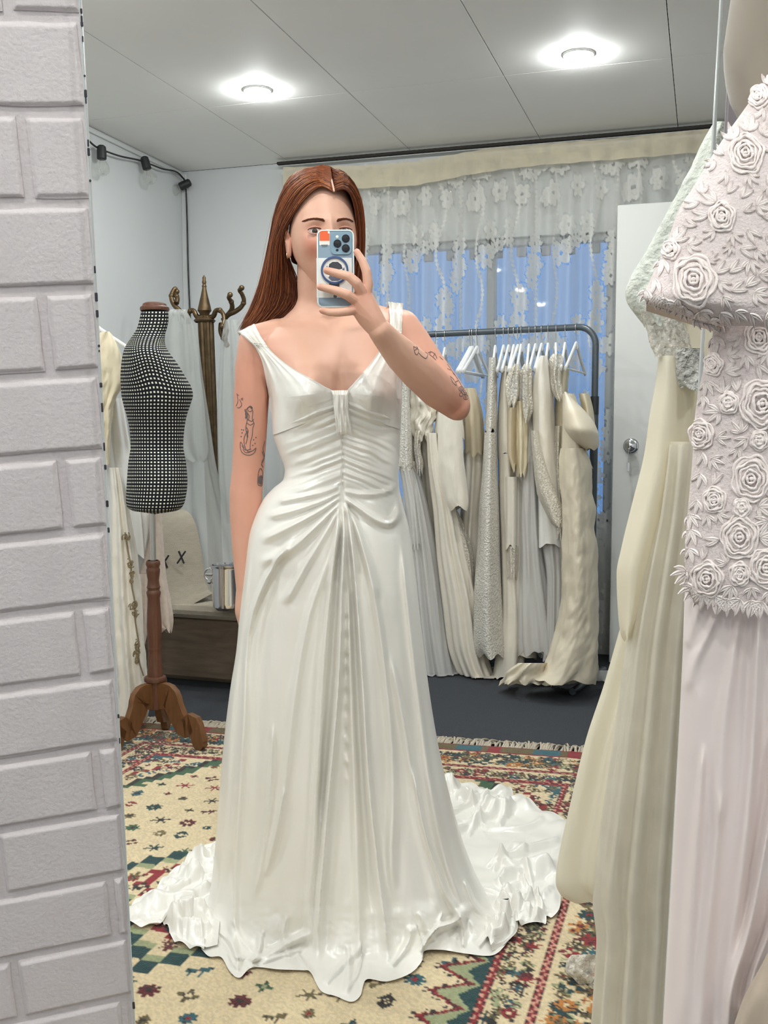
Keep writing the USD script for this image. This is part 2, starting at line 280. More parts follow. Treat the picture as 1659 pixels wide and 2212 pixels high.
# ================================================================ cloth builders
from scipy.interpolate import PchipInterpolator
def rowsof(rows, step=5.0):
    a = np.asarray(rows, float); y = np.linspace(a[0, 0], a[-1, 0], max(6, int((a[-1, 0] - a[0, 0]) / step)))
    return y, [PchipInterpolator(a[:, 0], a[:, k])(y) for k in range(1, a.shape[1])]
def garm(T, name, rows, H, dep, mat, n=9, amp=.010, seed=0, parent=None, step=6.0, cols=84, top=.35, label=None, crump=0.0, hem=8.0, lift=.004):
    """a hanging tube of cloth: rows (pixel y, left x, right x[, nearer by]) at distance H, folded n times round"""
    r = np.random.default_rng(seed); y, c = rowsof(rows, step); t = (y - y[0]) / (y[-1] - y[0])
    th = np.linspace(0, 2 * np.pi, cols, endpoint=False); Y, TH = np.meshgrid(y, th, indexing='ij'); tt = t[:, None]
    xc, hw = (c[0] + c[1])[:, None] / 2, (c[1] - c[0])[:, None] / 2; dh = c[2][:, None] if len(c) > 2 else 0
    f = 0
    for k in range(5):
        kk = max(2, int(round(n * r.uniform(.55, 1.5)))); dr = .35 * nz(tt[:, 0] * 2.2, seed * 3.7 + k, 0, 1, k, 2)[:, None]
        f = f + r.uniform(.4, 1) * np.cos(kk * (TH + dr) + r.uniform(0, 6.3))
    f = f / 2.2; f = np.sign(f) * np.abs(f)**.8
    a = amp * (top + (1 - top) * np.sqrt(tt))
    if crump: f = f + crump * nz(np.cos(TH) * 2.5, Y / 30.0, np.sin(TH) * 2.5, 1, seed, 3) * 4
    hm = hw * H / F; s = 1 + a * f / np.maximum(hm, .02) * .6
    yy = Y + hem * f * sst(.9, 1, tt)
    d = np.asarray(dep if np.ndim(dep) == 0 else np.interp(t, np.linspace(0, 1, len(dep)), dep)[:, None])
    P = ATH(xc + hw * np.cos(TH) * np.clip(s, .8, 1.25), yy, H - dh - (d + a * f) * np.sin(TH))
    low = P[..., 2] < lift; P[..., 2] = np.where(low, lift + .006 * np.abs(np.sin(TH * n)) * low, P[..., 2])
    return T.add(name, grid(P, True), mat, parent=parent, smooth=True, label=label)
def cloth(nm, c, r=.6, **k): return M(nm, s2l(c), r, k.pop('spec', .3), **k)
m_satin = cloth('ivory_satin', (232, 226, 212), .36, spec=.55, sheen=.3)
m_cream = cloth('cream_crepe', (238, 232, 218), .65, var=.06, vs=20.0)
m_champ = cloth('champagne_satin', (227, 216, 193), .38, spec=.5, var=.06, vs=6.0)
m_white = M('white_plastic', s2l((232, 234, 232)), .35)
m_wsat = cloth('white_satin', (238, 237, 232), .34, spec=.55)
m_tulle = cloth('white_tulle', (240, 239, 236), .8, cut=.80, trl=.25)
m_veil = cloth('veil_tulle', (206, 208, 204), .8, cut=.42, trl=.35)
m_lace = cloth('ivory_lace', (232, 226, 212), .75, cut=.95, cutlo=.45, cutscale=170.0, bump=.9, bs=140.0, bd=.006)
m_bead = cloth('beaded_cloth', (242, 238, 228), .45, var=.30, vs=130.0, bump=1.0, bs=130.0, bd=.01, spec=.6)
m_chif = cloth('cream_chiffon', (230, 218, 192), .75, cut=.9, trl=.35)
m_floral = cloth('blush_printed_lace', (226, 210, 196), .7, var=.16, vs=60.0)
m_ivy = cloth('old_ivory_silk', (234, 222, 192), .5, var=.08, vs=9.0)
# ================================================================ curtain
CYD = YB - .075
def lace_alpha(u, v):
    """opacity of the lace: a fine net with daisies, scrolls and beaded chains worked into it (u, v in metres along the cloth)"""
    a = np.full(np.shape(u), .43); R = np.random.default_rng(5)
    U, V = np.mod(u, .52), np.mod(v, .80)
    for k in range(26):
        fx, fy, fr = R.uniform(0, .52), R.uniform(0, .80), R.uniform(.035, .066)
        du = (U - fx + .26) % .52 - .26; dv = (V - fy + .40) % .80 - .40; d = np.hypot(du, dv); ph = np.arctan2(dv, du)
        pet = fr * (.62 + .38 * np.abs(np.cos(ph * R.integers(3, 5) + R.uniform(0, 3)))); edge = d < pet
        hole = (d > pet) & (d < pet + .010) & (np.abs(np.sin(ph * 7 + k)) > .35)
        a = np.where(hole & (a < .7), .10, a); a = np.where(edge, .90, a); a = np.where(d < fr * .16, .1, a)
        a = np.where(edge & (np.abs(d - pet * .6) < .003), .7, a)
    for x0, am, w in [(.06, .018, .005), (.31, .03, .006), (.45, .0, .006)]:
        du = (U - x0 - am * np.sin(V * 2 * np.pi / .40) + .26) % .52 - .26
        a = np.where(np.abs(du) < w * (1.2 + .8 * np.sin(V * 2 * np.pi / .022)), .95, a)
    return a
X = np.linspace(-2.05, -.02, 500); Z = np.linspace(2.34, .03, 400); XX, ZZ = np.meshgrid(X, Z)
pw = .098; ph = XX / pw * 2 * np.pi + 1.3 * nz(XX * 3, ZZ * .25, 0, 1, 3, 2) * 2
k = sst(2.36, 1.6, ZZ); YY = CYD + (.010 + .022 * k) * np.sin(ph) + .016 * k * np.sin(ph * .5 + 1.3) + .02 * nz(XX * 6, ZZ * .8, 0, 1, 9, 2)
uu = XX * 1.45 + .012 * np.sin(ph)
al = lace_alpha(uu, ZZ); al = np.clip(al + .10 * (np.cos(ph) > .75), 0, .97)
def lacemat(nm, c, tl=.4):
    return usdkit.material(stage, '/World/Looks/' + nm, {'p': ('principled_bsdf', dict(base_color=s2l(c), roughness=.8, specular_ior_level=.2)), 't': ('translucent_bsdf', dict(color=s2l(c))), 'm1': ('mix_closure', dict(fac=tl)), 'at': ('attribute', {'attribute': 'pat'}), 'tr': ('transparent_bsdf', dict(color=(1, 1, 1))), 'm2': ('mix_closure', {})}, [('p.BSDF', 'm1.closure1'), ('t.BSDF', 'm1.closure2'), ('at.fac', 'm2.fac'), ('tr.BSDF', 'm2.closure1'), ('m1.closure', 'm2.closure2')], surface='m2.closure')
m_curt = lacemat('curtain_lace', (226, 225, 218), .3); cu_ = Thing('lace_curtain', 'sheer off-white floral lace curtain hung in pleats across the blue window', 'curtain', (-1.0, CYD, 0))
cu_.add('drape', grid(np.stack([XX, YY, ZZ], -1)), m_curt, uv=np.repeat(al.reshape(-1, 1), 3, 1))
xp = np.linspace(612, 1545, 260); tp = itp(xp, [(612, 361), (700, 359), (774, 358), (889, 350), (1050, 321), (1188, 310), (1315, 300), (1545, 277)], 1); bt = itp(xp, [(612, 410), (774, 407), (904, 400), (964, 387), (1050, 371), (1151, 358), (1360, 342), (1545, 326)], 1)
tv = np.linspace(0, 1, 14)[:, None]; P = ATY(xp + 0 * tv, lerp(tp, bt, tv), CYD - .045); P[..., 1] += .004 * np.sin(P[..., 0] * 70) - .006 * tv * np.sin(P[..., 0] * 33)
al = np.clip(.80 + .5 * nz(P[..., 0] * 28, P[..., 2] * 28, 0, 1, 4, 3), .62, .98)
m_pel = lacemat('pelmet_lace', (222, 212, 186), .25)
cu_.add('header_band', grid(P), m_pel, uv=np.repeat(al.reshape(-1, 1), 3, 1))
cu_.add('track', box((-2.06, CYD - .012, 2.372), (.6, CYD + .012, 2.386), .003), m_dark)
# ================================================================ door leaf standing open
pd = ATZ(1334, 443, 2.04); DX, DY = pd[0], pd[1]
door = Thing('door_1', None, None, (DX, DY, 0), kind='structure'); m_door = M('door_paint', s2l((216, 217, 212)), .45, .4)
door.add('leaf', box((DX, DY, .012), (DX + .78, DY + .038, 2.04), .003), m_door)
m_chr = M('polished_chrome', (.75, .76, .78), .12, metal=1.0)
kp = ATY(1363, 963, DY); 
def onY(m, at): v, f = m; return np.stack([v[:, 0], -v[:, 2], v[:, 1]], 1) + at, f
door.add('rosette', onY(lathe([(.0005, .008), (.026, .008), (.033, .004), (.035, 0)], 40), kp), m_chr)
kn = door.add('knob', onY(lathe([(.011, .0), (.011, .02), (.022, .03), (.0265, .042), (.024, .054), (.014, .060), (.0005, .061)], 40), kp + [0, -.007, 0]), m_chr)
door.add('latch', box(ATY(1334, 965, DY) + [-.012, .012, -.008], ATY(1334, 965, DY) + [.002, .026, .008], .002), m_chr)
ck = M('black_cord', s2l((32, 32, 34)), .6)
kt = Thing('door_key', 'small key on a cord hanging from the chrome knob of the open door', 'key', kp + [0, -.05, -.03])
q = kp + [0, -.074, -.012]
kt.add('cord', tubes(curve([q + [-.004, .006, 0], q + [-.006, .002, -.02], q + [-.003, .004, -.045], q + [-.004, .004, -.06]], 12), .0012), m_chr)
kt.add('key', box(q + [-.009, .002, -.10], q + [.001, .005, -.06], .001), m_chr)
cd = Thing('note_card', 'small white card stuck to the open door beside the lace sleeve', 'card', ATY(1405, 720, DY - .004))
cd.add('card', box(ATY(1400, 738, DY) + [0, -.003, 0], ATY(1412, 702, DY) + [0, -.001, 0]), m_white, smooth=False)
# ================================================================ festoon lights
m_blk = M('black_rubber', s2l((34, 36, 38)), .5); m_bulb = usdkit.material(stage, '/World/Looks/bulb_glass', {'t': ('transparent_bsdf', dict(color=(.95, .95, .93))), 'g': ('glossy_bsdf', dict(color=(1, 1, 1), roughness=.03)), 'lw': ('layer_weight', dict(blend=.35)), 'mr': ('map_range', dict(value=0, to_min=.05, to_max=.75)), 'm': ('mix_closure', {})}, [('lw.facing', 'mr.value'), ('mr.result', 'm.fac'), ('t.BSDF', 'm.closure1'), ('g.BSDF', 'm.closure2')], surface='m.closure')
WX = WL + .035
fl = Thing('festoon_lights', 'black festoon cable with three clear bulbs strung under the ceiling and down the corner', 'string lights', ATX(300, 345, WX))
cab = [ATX(*p, WX) for p in [(172, 292), (190, 303), (207, 317), (232, 328), (262, 338), (300, 346), (328, 356), (352, 365), (378, 370), (393, 382)]] + [ATY(*p, YB - .03) for p in [(401, 400), (404, 470), (406, 560), (408, 620), (411, 690), (414, 800)]]
fl.add('cable', tubes(curve(cab, 80), .0042, 8), m_blk)
for (x, y, dx, dz) in [(219.5, 331, 0, -1), (315, 354, .25, -1), (399, 399, -.75, -.35)]:
    p = ATX(x, y, WX + .01); d = np.array([0, 0, 1.0]) * dz + RT * dx; d /= np.linalg.norm(d); e = np.cross(d, FH); e /= np.linalg.norm(e); A = np.array([e, np.cross(d, e), d])
    so = fl.add('socket', (p + lathe([(.0005, -.034), (.012, -.034), (.019, -.028), (.021, -.01), (.021, .024), (.017, .028), (.0005, .028)], 24)[0] @ A, lathe([(.0005, -.034), (.012, -.034), (.019, -.028), (.021, -.01), (.021, .024), (.017, .028), (.0005, .028)], 24)[1]), m_blk)
    pr = [(.015, .026), (.02, .036), (.031, .055), (.034, .07), (.031, .084), (.02, .095), (.0005, .099)]; fl.add('bulb', (p + lathe(pr, 28)[0] @ A, lathe(pr, 28)[1]), m_bulb, parent=so)
# ================================================================ dress form on its turned stand
MB = ATH(337, 1550, 3.36); MB[2] = 0; MS = 3.36 / F
m_dot = usdkit.material(stage, '/World/Looks/checked_jersey', {'at': ('attribute', {'attribute': 'pat'}), 'sx': ('separate_color', {}), 'fx': ('math', dict(math_type='fraction')), 'fy': ('math', dict(math_type='fraction')), 'cx': ('math', dict(math_type='compare', value2=.5, value3=.24)), 'cy': ('math', dict(math_type='compare', value2=.5, value3=.22)), 'mu': ('math', dict(math_type='multiply')), 'r': ('rgb_ramp', {'ramp': [(0, s2l((24, 26, 30))), (1, s2l((222, 221, 205)))]}), 'p': ('principled_bsdf', dict(roughness=.85, specular_ior_level=.2))},
    [('at.color', 'sx.color'), ('sx.r', 'fx.value1'), ('sx.g', 'fy.value1'), ('fx.value', 'cx.value1'), ('fy.value', 'cy.value1'), ('cx.value', 'mu.value1'), ('cy.value', 'mu.value2'), ('mu.value', 'r.fac'), ('r.color', 'p.base_color')], surface='p.BSDF')
df = Thing('dress_form', 'black and white checked dress form on a turned wooden tripod stand', 'dress form', MB)
tab = [(671, 305, 363, .045), (690, 301, 364, .046), (708, 296, 361, .050), (722, 288, 357, .062), (735, 279, 356, .095), (748, 271, 358, .138), (762, 266, 366, .160), (785, 262, 383, .168), (815, 260, 401, .165), (838, 261, 414, .158), (853, 262, 417, .153), (872, 266, 412, .146), (900, 274, 403, .130), (930, 280, 398, .118), (962, 282, 396, .115), (1000, 277, 402, .135), (1040, 274, 405, .155), (1080, 272, 400, .16), (1094, 274, 394, .155), (1101, 284, 384, .13), (1103, 300, 366, .07), (1104, 330, 340, .01)]
y, c = rowsof(tab, 3.5); th = np.linspace(0, 2 * np.pi, 120); Y, TH = np.meshgrid(y, th, indexing='ij')
xc, hw, dp = (c[0] + c[1])[:, None] / 2, (c[1] - c[0])[:, None] / 2, c[2][:, None]
arm = np.exp(-((Y - 800) / 45)**2) * np.exp(-((TH - np.pi / 2) / .45)**2)          # the stitched armhole plate bulges on the near side
P = ATH(xc + hw * np.sign(np.cos(TH)) * np.abs(np.cos(TH))**.93, Y + 7 * np.sin(TH) * sst(1040, 1100, Y), 3.36 - (dp - .012 * arm) * np.sign(np.sin(TH)) * np.abs(np.sin(TH))**.9)
# squares follow the cloth: u along the girth, v along the height
seg = np.linalg.norm(np.diff(P, axis=1), axis=2); u = np.concatenate([np.zeros((len(y), 1)), np.cumsum(seg, 1)], 1); u -= u[:, 30:31]
vv_ = np.concatenate([[0], np.cumsum(np.linalg.norm(np.diff(P[:, 30], axis=0), axis=1))])[:, None] + 0 * u
vv_ = vv_ + .02 * arm; u = u * (1 + .0 * Y)
df.add('torso', grid(P), m_dot, uv=np.stack([u / .0118 + 500, vv_ / .0113, 0 * u], -1).reshape(-1, 3))
m_wood = M('stand_wood', s2l((104, 66, 46)), .42, .45, var=.35, vs=10.0, stretch=(14, 14, 1)); m_leg = M('leg_wood', s2l((118, 80, 48)), .45, .4, var=.3, vs=9.0, stretch=(8, 8, 2))
nk = ATH(334, 664, 3.36)
df.add('neck_cap', lathe([(.0005, -.012), (.046, -.012), (.048, -.006), (.047, 0), (.04, .004), (.038, .011), (.03, .015), (.0005, .016)], 40, nk), m_wood)
zt, zb = ATH(337, 1103, 3.36)[2], ATH(337, 1212, 3.36)[2]
df.add('pole', lathe([(.0105, zb - .05), (.0105, zt + .02)], 24, (MB[0], MB[1], 0)), M('pole_steel', (.62, .6, .56), .25, metal=1.0))
def zy(yz): return ATH(337, 1080 + yz / 3.686, 3.36)[2]
pr = [(480, 44), (490, 55), (512, 58), (528, 51), (541, 49), (552, 55), (570, 54), (600, 50), (640, 44), (680, 49), (693, 55), (700, 51), (716, 47), (732, 57), (748, 56), (780, 49), (860, 52), (930, 56), (1000, 59), (1080, 57), (1165, 52), (1175, 55), (1190, 55), (1200, 50), (1235, 52), (1270, 57), (1300, 55), (1325, 62), (1345, 58), (1360, 63), (1400, 62), (1405, 84), (1420, 90), (1440, 86), (1445, 60), (1655, 60), (1662, 55)]
df.add('post', lathe([(w / 3.686 * MS, zy(yy)) for yy, w in pr[::-1]], 36, (MB[0], MB[1], 0)), m_wood)
def dleg(tip):
    d = np.asarray(tip) - MB; rr = np.hypot(d[0], d[1]); d = d / rr; sd_ = np.array([-d[1], d[0], 0]); d = np.array([d[0], d[1], 0])
    zt_ = zy(1470); cl = curve([(.02, zt_ - .035), (.07, zt_ - .03), (rr * .42, zt_ * .66), (rr * .62, zt_ * .36), (rr * .8, .10), (rr * .93, .035), (rr, .018)], 26)
    tn = np.gradient(cl, axis=0); tn /= np.linalg.norm(tn, axis=1, keepdims=True); nn = np.stack([-tn[:, 1], tn[:, 0]], 1); hw_ = np.interp(np.linspace(0, 1, 26), [0, .15, .5, .85, 1], [.045, .04, .031, .026, .014])[:, None]
    up, lo = cl + nn * hw_, cl - nn * hw_; lo[:, 1] = np.maximum(lo[:, 1], .002); up[:, 1] = np.maximum(up[:, 1], .006)
    e = .011; ring = []
    for (a, b) in zip(up, lo): ring.append([MB + d * a[0] + [0, 0, a[1]] + sd_ * e, MB + d * a[0] + [0, 0, a[1]] - sd_ * e, MB + d * b[0] + [0, 0, b[1]] - sd_ * e, MB + d * b[0] + [0, 0, b[1]] + sd_ * e])
    R_ = np.array(ring); v, f = grid(R_, True); n = len(v); return np.vstack([v]), np.vstack([f, [[0, 2, 1], [0, 3, 2], [n - 4, n - 3, n - 2], [n - 4, n - 2, n - 1]]])
for tp_ in [ATZ(440, 1628, 0), ATZ(240, 1640, 0), ATZ(361, 1580, 0)]: df.add('leg', dleg(tp_), m_leg, smooth=30)
# ================================================================ coat stand and the veils on it
HC = 4.62; m_brass = M('antique_brass', s2l((112, 92, 66)), .42, metal=.75, var=.4, vs=30.0)
cs = Thing('coat_stand', 'antique brass coat stand with a fluted column and curled hooks in the corner', 'coat stand', ATH(472, 1500, HC) * [1, 1, 0])
a, b = ATH(444, 684, HC), ATH(474, 1420, HC); ax = curve([a, b], 30); th = np.arange(48) / 48 * 2 * np.pi; rad = np.linspace(.034, .030, 30)[:, None] * (1 + .07 * np.cos(th * 12))
cs.add('column', grid(ax[:, None] + rad[..., None] * (RT * np.cos(th)[:, None] + FH * np.sin(th)[:, None]), True), m_brass)
s_ = HC / F
cs.add('finial', lathe([(.044, -.030), (.05, -.022), (.038, -.010), (.02, .0), (.024, .012), (.032, .022), (.027, .045), (.016, .09), (.009, .125), (.011, .132), (.007, .14), (.010, .15), (.007, .16), (.008, .17), (.0005, .182)], 28, ATH(442, 682, HC)), m_brass)
for pts in [[(436, 687), (425, 683), (419, 672), (412, 671), (407, 680), (405, 695), (410, 712)], [(404, 688), (388, 671), (375, 657), (370, 641), (374, 628), (379, 623), (382, 630)], [(381, 655), (383, 645), (380, 637), (377, 632)], [(449, 687), (461, 683), (466, 672), (474, 670), (482, 678), (484, 692), (480, 705)], [(478, 700), (477, 715), (482, 730), (488, 738), (490, 745)], [(482, 692), (493, 680), (508, 673), (521, 663), (527, 650), (523, 636), (517, 627), (522, 622)], [(492, 681), (501, 668), (500, 653), (494, 643), (497, 637)], [(484, 690), (490, 712), (486, 732)]]:
    p = np.array(pts, float); c_ = curve(np.column_stack([p, np.linspace(0, .10, len(p))]), 24); L = ATH(c_[:, 0], c_[:, 1], HC - c_[:, 2] * (1 if p[-1, 0] > 440 else -.4))
    kn_ = cat(tubes(L, np.linspace(.0125, .008, 24), 10), tri(ball(L[-1], .0125)), tri(ball(L[12], .0125)))
    cs.add('hook', kn_, m_brass)
v1 = Thing('wedding_veil', 'sheer scalloped tulle veil hanging from the coat stand beside the dress form', 'veil', ATH(400, 690, HC) * [1, 1, 1], group=None)
garm(v1, 'tulle', [(672, 360, 402, .12), (690, 356, 412, .14), (740, 348, 424, .15), (800, 345, 431, .16), (870, 350, 440, .16), (940, 362, 446, .16), (972, 375, 449, .16), (990, 395, 444, .16), (996, 410, 438, .16)], HC, .05, m_veil, 7, .016, 3, hem=3)
garm(v1, 'gathered_top', [(668, 364, 402, .12), (676, 360, 404, .14), (686, 360, 405, .14)], HC - .01, .05, m_veil, 9, .012, 5)
v2 = Thing('long_veil', 'long trailing tulle veil falling behind the dress form to the sofa', 'veil', ATH(450, 900, HC))
garm(v2, 'tulle', [(700, 392, 425, .06), (800, 400, 434, .08), (900, 396, 448, .1), (1000, 388, 462, .14), (1100, 384, 490, .2), (1180, 392, 512, .28), (1260, 410, 522, .36), (1300, 425, 524, .4)], HC, .05, m_veil, 9, .016, 6)
v3 = Thing('short_veil', 'pale tulle veil hanging from the coat stand hook beside the bare arm', 'veil', ATH(500, 800, HC))
garm(v3, 'tulle', [(690, 486, 512, .1), (740, 478, 530, .12), (820, 474, 545, .14), (900, 470, 560, .16), (1000, 472, 570, .18), (1100, 480, 575, .2), (1210, 486, 575, .2)], HC, .05, m_veil, 8, .016, 8)
# ================================================================ sofa, bucket
m_weave = M('woven_linen', s2l((196, 186, 168)), .9, .15, var=.12, vs=30.0, bump=1.0, bs=240.0, bd=.006, stretch=(1, 1, 4)); m_brown = M('brown_weave', s2l((134, 118, 100)), .9, .15, var=.3, vs=12.0, bump=1.0, bs=300.0, bd=.005, stretch=(.6, .6, 4))
sf0 = ATZ(350, 1512, 0); sx1 = -1.42; sy0 = 3.62; sz = ATH(400, 1345, 3.86)[2]
sofa = Thing('sofa', 'low sofa, brown woven base, cream woven seat and back marked with crosses', 'sofa', (-1.9, sy0, 0))
sofa.add('base', box((WL + .05, sy0 + .02, .03), (sx1, 4.08, sz - .02), .02), m_brown); sofa.add('foot', box((WL + .1, sy0 + .06, 0), (sx1 - .05, 4.03, .035)), m_blk)
sofa.add('seat', box((WL + .05, sy0, sz - .022), (sx1 + .01, 4.08, sz + .03), .018), m_weave)
bp = np.array([[(345, 1120), (400, 1116), (416, 1140), (428, 1220), (445, 1285), (456, 1296), (400, 1325), (372, 1342), (345, 1350)]], float)[0]
h = [4.36, 4.36, 4.34, 4.28, 4.2, 4.18, 4.06, 4.0, 3.98]
# the back: a curved cushion leaning on the wall
tt = np.linspace(0, 1, 22); L_ = ATH(lerp(285., 345., tt), lerp(1128., 1350., tt), lerp(4.36, 4.10, tt)); ed = np.array([[1116, 395], [1124, 408], [1140, 415], [1180, 421], [1225, 429], [1265, 440], [1285, 448], [1296, 457]], float)
yr = np.interp(tt, np.linspace(0, 1, 8), ed[:, 0]); xr_ = np.interp(tt, np.linspace(0, 1, 8), ed[:, 1]); R_ = ATH(xr_, yr, lerp(4.40, 4.20, tt)); w = np.linspace(0, 1, 18)[None, :, None]
S = lerp(L_[:, None], R_[:, None], w); bul = np.sin(np.pi * w[..., 0])**.5 * .035; S = S - FH * bul[..., None]
sofa.add('back', thick(S, .07), m_weave)
for x, y in [(357, 1212), (393, 1203)]:
    o = ATH(x, y, 4.20)
    cr = [tubes(np.array([o + RT * dx * .018 + np.array([0, 0, 1]) * dz * .026 - FH * .012, o - RT * dx * .018 - np.array([0, 0, 1]) * dz * .026 - FH * .012]), .004, 6) for dx, dz in ((1, 1), (-.6, 1))]
    sofa.add('cross_stitch', cat(*cr), m_blk)
bk = ATH(492, 1318, 3.98); bz = sz + .031; bk[2] = bz; rb = 33 * 3.98 / F
ice = Thing('ice_bucket', 'shiny steel ice bucket with ring handles standing on the cream sofa seat', 'ice bucket', bk); hb = ATH(492, 1222, 3.98)[2] - bz
ice.add('bowl', lathe([(.0005, 0), (rb * .75, 0), (rb * .97, .012), (rb, .03), (rb * 1.02, hb - .01), (rb * 1.12, hb), (rb * 1.12, hb + .006), (rb * 1.0, hb + .004), (rb * .96, hb - .02), (rb * .95, .03), (.0005, .02)], 48, bk), m_chr)
for sgn in (-1, 1):
    o = bk + RT * sgn * (rb + .012) + [0, 0, hb - .035]; a_ = np.linspace(0, 2 * np.pi, 24)
    hd = ice.add('handle', cat(tubes(o[None] + .019 * (RT * np.cos(a_)[:, None] + np.array([0, 0, 1.0]) * np.sin(a_)[:, None] * 1.2), .004, 8), tri(chain([o + RT * -sgn * .012, o + RT * sgn * .012], [.009, .006]))), m_chr)
    ice.add('knob', tri(ball(o - [0, 0, .03], .010)), m_chr, parent=hd)
# ================================================================ clothes rack
m_rack = M('grey_steel_tube', s2l((76, 84, 90)), .35, .5, metal=.2)
RZ = 1.485; pr_ = ATZ(1240, 707, RZ); pl_ = ATZ(930, 722.5, RZ); rd = (pr_ - pl_); rd[2] = 0; rd /= np.linalg.norm(rd); rn = np.array([-rd[1], rd[0], 0])   # along the rail, and away from the viewer
rend = ATH(1292, 900, (pr_ - CAM) @ FH); rL = pl_ - rd * .62; ge = (rend - pr_) @ rd; corner = pr_ + rd * ge
rk = Thing('clothes_rack', 'dark grey tubular clothes rack with rounded corners full of wedding dresses before the curtain', 'clothes rack', [corner[0], corner[1], 0])
def arc(c, a, b, r, n=12): t = np.linspace(0, np.pi / 2, n)[:, None]; return c + r * (a * np.cos(t) + b * np.sin(t))
zz = np.array([0, 0, 1.0]); RR = .075
def postline(o, sgn): return np.vstack([[o * [1, 1, 0] + zz * .06], [o * [1, 1, 0] + zz * (RZ - RR)], arc(o * [1, 1, 0] - rd * sgn * RR + zz * (RZ - RR), rd * sgn, zz, RR)])
A_, B_ = postline(corner, 1), postline(rL, -1)
rk.add('rail', tubes(np.vstack([A_[1:], B_[1:][::-1]]), .0135, 14), m_rack)
for o in (corner, rL):
    o = o * [1, 1, 0]
    rk.add('post', tubes(np.array([o + zz * .05, o + zz * (RZ - .33)]), .0165, 14), m_rack); rk.add('post', tubes(np.array([o + zz * (RZ - .36), o + zz * (RZ - RR)]), .0135, 14), m_rack)
    rk.add('collar', tubes(np.array([o + zz * (RZ - .36), o + zz * (RZ - .285)]), .0175, 14), M('black_plastic', s2l((38, 42, 46)), .4))
    rk.add('foot', tubes(np.vstack([arc(o - rn * .2 + zz * .03, -rn, zz, .03)[::-1] * [1, 1, 0] + zz * .018, [o - rn * .2 + zz * .018, o + rn * .2 + zz * .018]]), .0145, 12), m_rack)
rk.add('knob', tri(ball(corner + zz * (RZ - .012) + rd * .004, .0115)), M('black_plastic'))
def on_rail(px):                                                # point of the rail's axis under a pixel column
    r = ray(px, 712.0); nn = np.cross(rd, zz); k = ((pl_ - CAM) @ nn) / (r @ nn); p = CAM + r * k; p[2] = RZ; return p
# ---------------------------------------------------------------- hangers: one is built, the rest are copies of it
def hanger_parts(t):
    a = np.linspace(-1.15, np.pi, 22); R_ = .0185
    hk = np.column_stack([R_ * np.cos(a), 0 * a, .0 + R_ * np.sin(a)])[::-1]; hk = np.vstack([curve([(0, 0, -.075), (0, 0, -.05), (.004, 0, -.035), (R_ * np.cos(-1.15), 0, R_ * np.sin(-1.15))], 10)[:-1], hk[::-1]])
    t.add('hook', tubes(hk, .0016, 8), M('hook_steel', (.6, .6, .6), .3, metal=1.0))
    c = curve([(-.215, 0, -.178), (-.19, 0, -.166), (-.10, 0, -.118), (-.035, 0, -.082), (0, 0, -.066), (.035, 0, -.082), (.10, 0, -.118), (.19, 0, -.166), (.215, 0, -.178)], 46)
    v, f = tubes(c, 1.0, 12); cc = np.repeat(c, 12, 0); off = v[:46 * 12] - cc; v[:46 * 12] = cc + off * [.0105, .0058, .0105]; v[46 * 12:] = c[[0, -1]]
    t.add('shoulder', (v, f), m_white, smooth=True); t.add('collar', lathe([(.007, -.09), (.009, -.078), (.006, -.062), (.004, -.056)], 16), m_white)
    t.add('bar', tubes(np.array([(-.205, 0, -.176), (.205, 0, -.176)]), .0042, 8), m_white)
hspec = [(940, 962, 'peeping out at the bare elbow'), (961, 950, 'empty behind the raised elbow'), (1016, 987, 'first of three bare ones beside the elbow'), (1021, 993, 'middle one of three beside the elbow'), (1031, 1000, 'third of three bare ones beside the elbow'), (1070, 1063, 'holding the glittering beaded dress'), (1088, 1074, 'hooked behind the beaded dress strap'), (1099, 1084, 'holding the cream chiffon dress'), (1110, 1098, 'between chiffon dress and puffed lace sleeve'), (1119, 1100, 'above the puffed lace sleeve'), (1126, 1116, 'touching the puffed lace sleeve'), (1143, 1137, 'above the lace cap sleeve'), (1157, 1143, 'slanting behind the lace cap sleeve'), (1170, 1155, 'carrying the white dress with lace edged sleeve'), (1184, 1177, 'inside the white dress collar'), (1201, 1202, 'holding the gown with lace flounce'), (1221, 1212, 'last but one before the rack corner'), (1245, 1221, 'nearest the rack corner holding the champagne satin gown')]
hang0 = None
def hanger_mat(px, tip):
    o = on_rail(px); o = o + zz * (.0135 - .0185 + .0185 - .0016); best = None
    for a in np.linspace(-1.0, 1.0, 201):                       # turn it until its near shoulder comes under the tip's pixel column
        d = -rn * math.cos(a) + rd * math.sin(a); q = o + d * .215 - zz * .178 - CAM; e = abs(CX + F * (q @ RT) / (q @ FW) - tip)
        if best is None or e < best[0]: best = (e, d)
    d = best[1]; m = np.eye(4); m[0, :3] = d; m[1, :3] = np.cross(zz, d); m[2, :3] = zz; m[3, :3] = o - zz * .0185 + zz * .0; return m
for px, tip, lab in hspec:
    mt = hanger_mat(px, tip); mt[3, 2] = RZ + .0135 - .0185 + .0025
    if hang0 is None:
        hang0 = Thing('clothes_hanger', 'white plastic clothes hanger on the rack ' + lab, 'hanger', (0, 0, 0), 'white hangers on the rack'); hanger_parts(hang0)
        x = UsdGeom.Xformable(stage.GetPrimAtPath(hang0.path)); x.ClearXformOpOrder(); x.AddTransformOp().Set(Gf.Matrix4d(*mt.ravel().tolist()))
    else: hang0.copy('clothes_hanger', 'white plastic clothes hanger on the rack ' + lab, mt, 'hanger', 'white hangers on the rack')
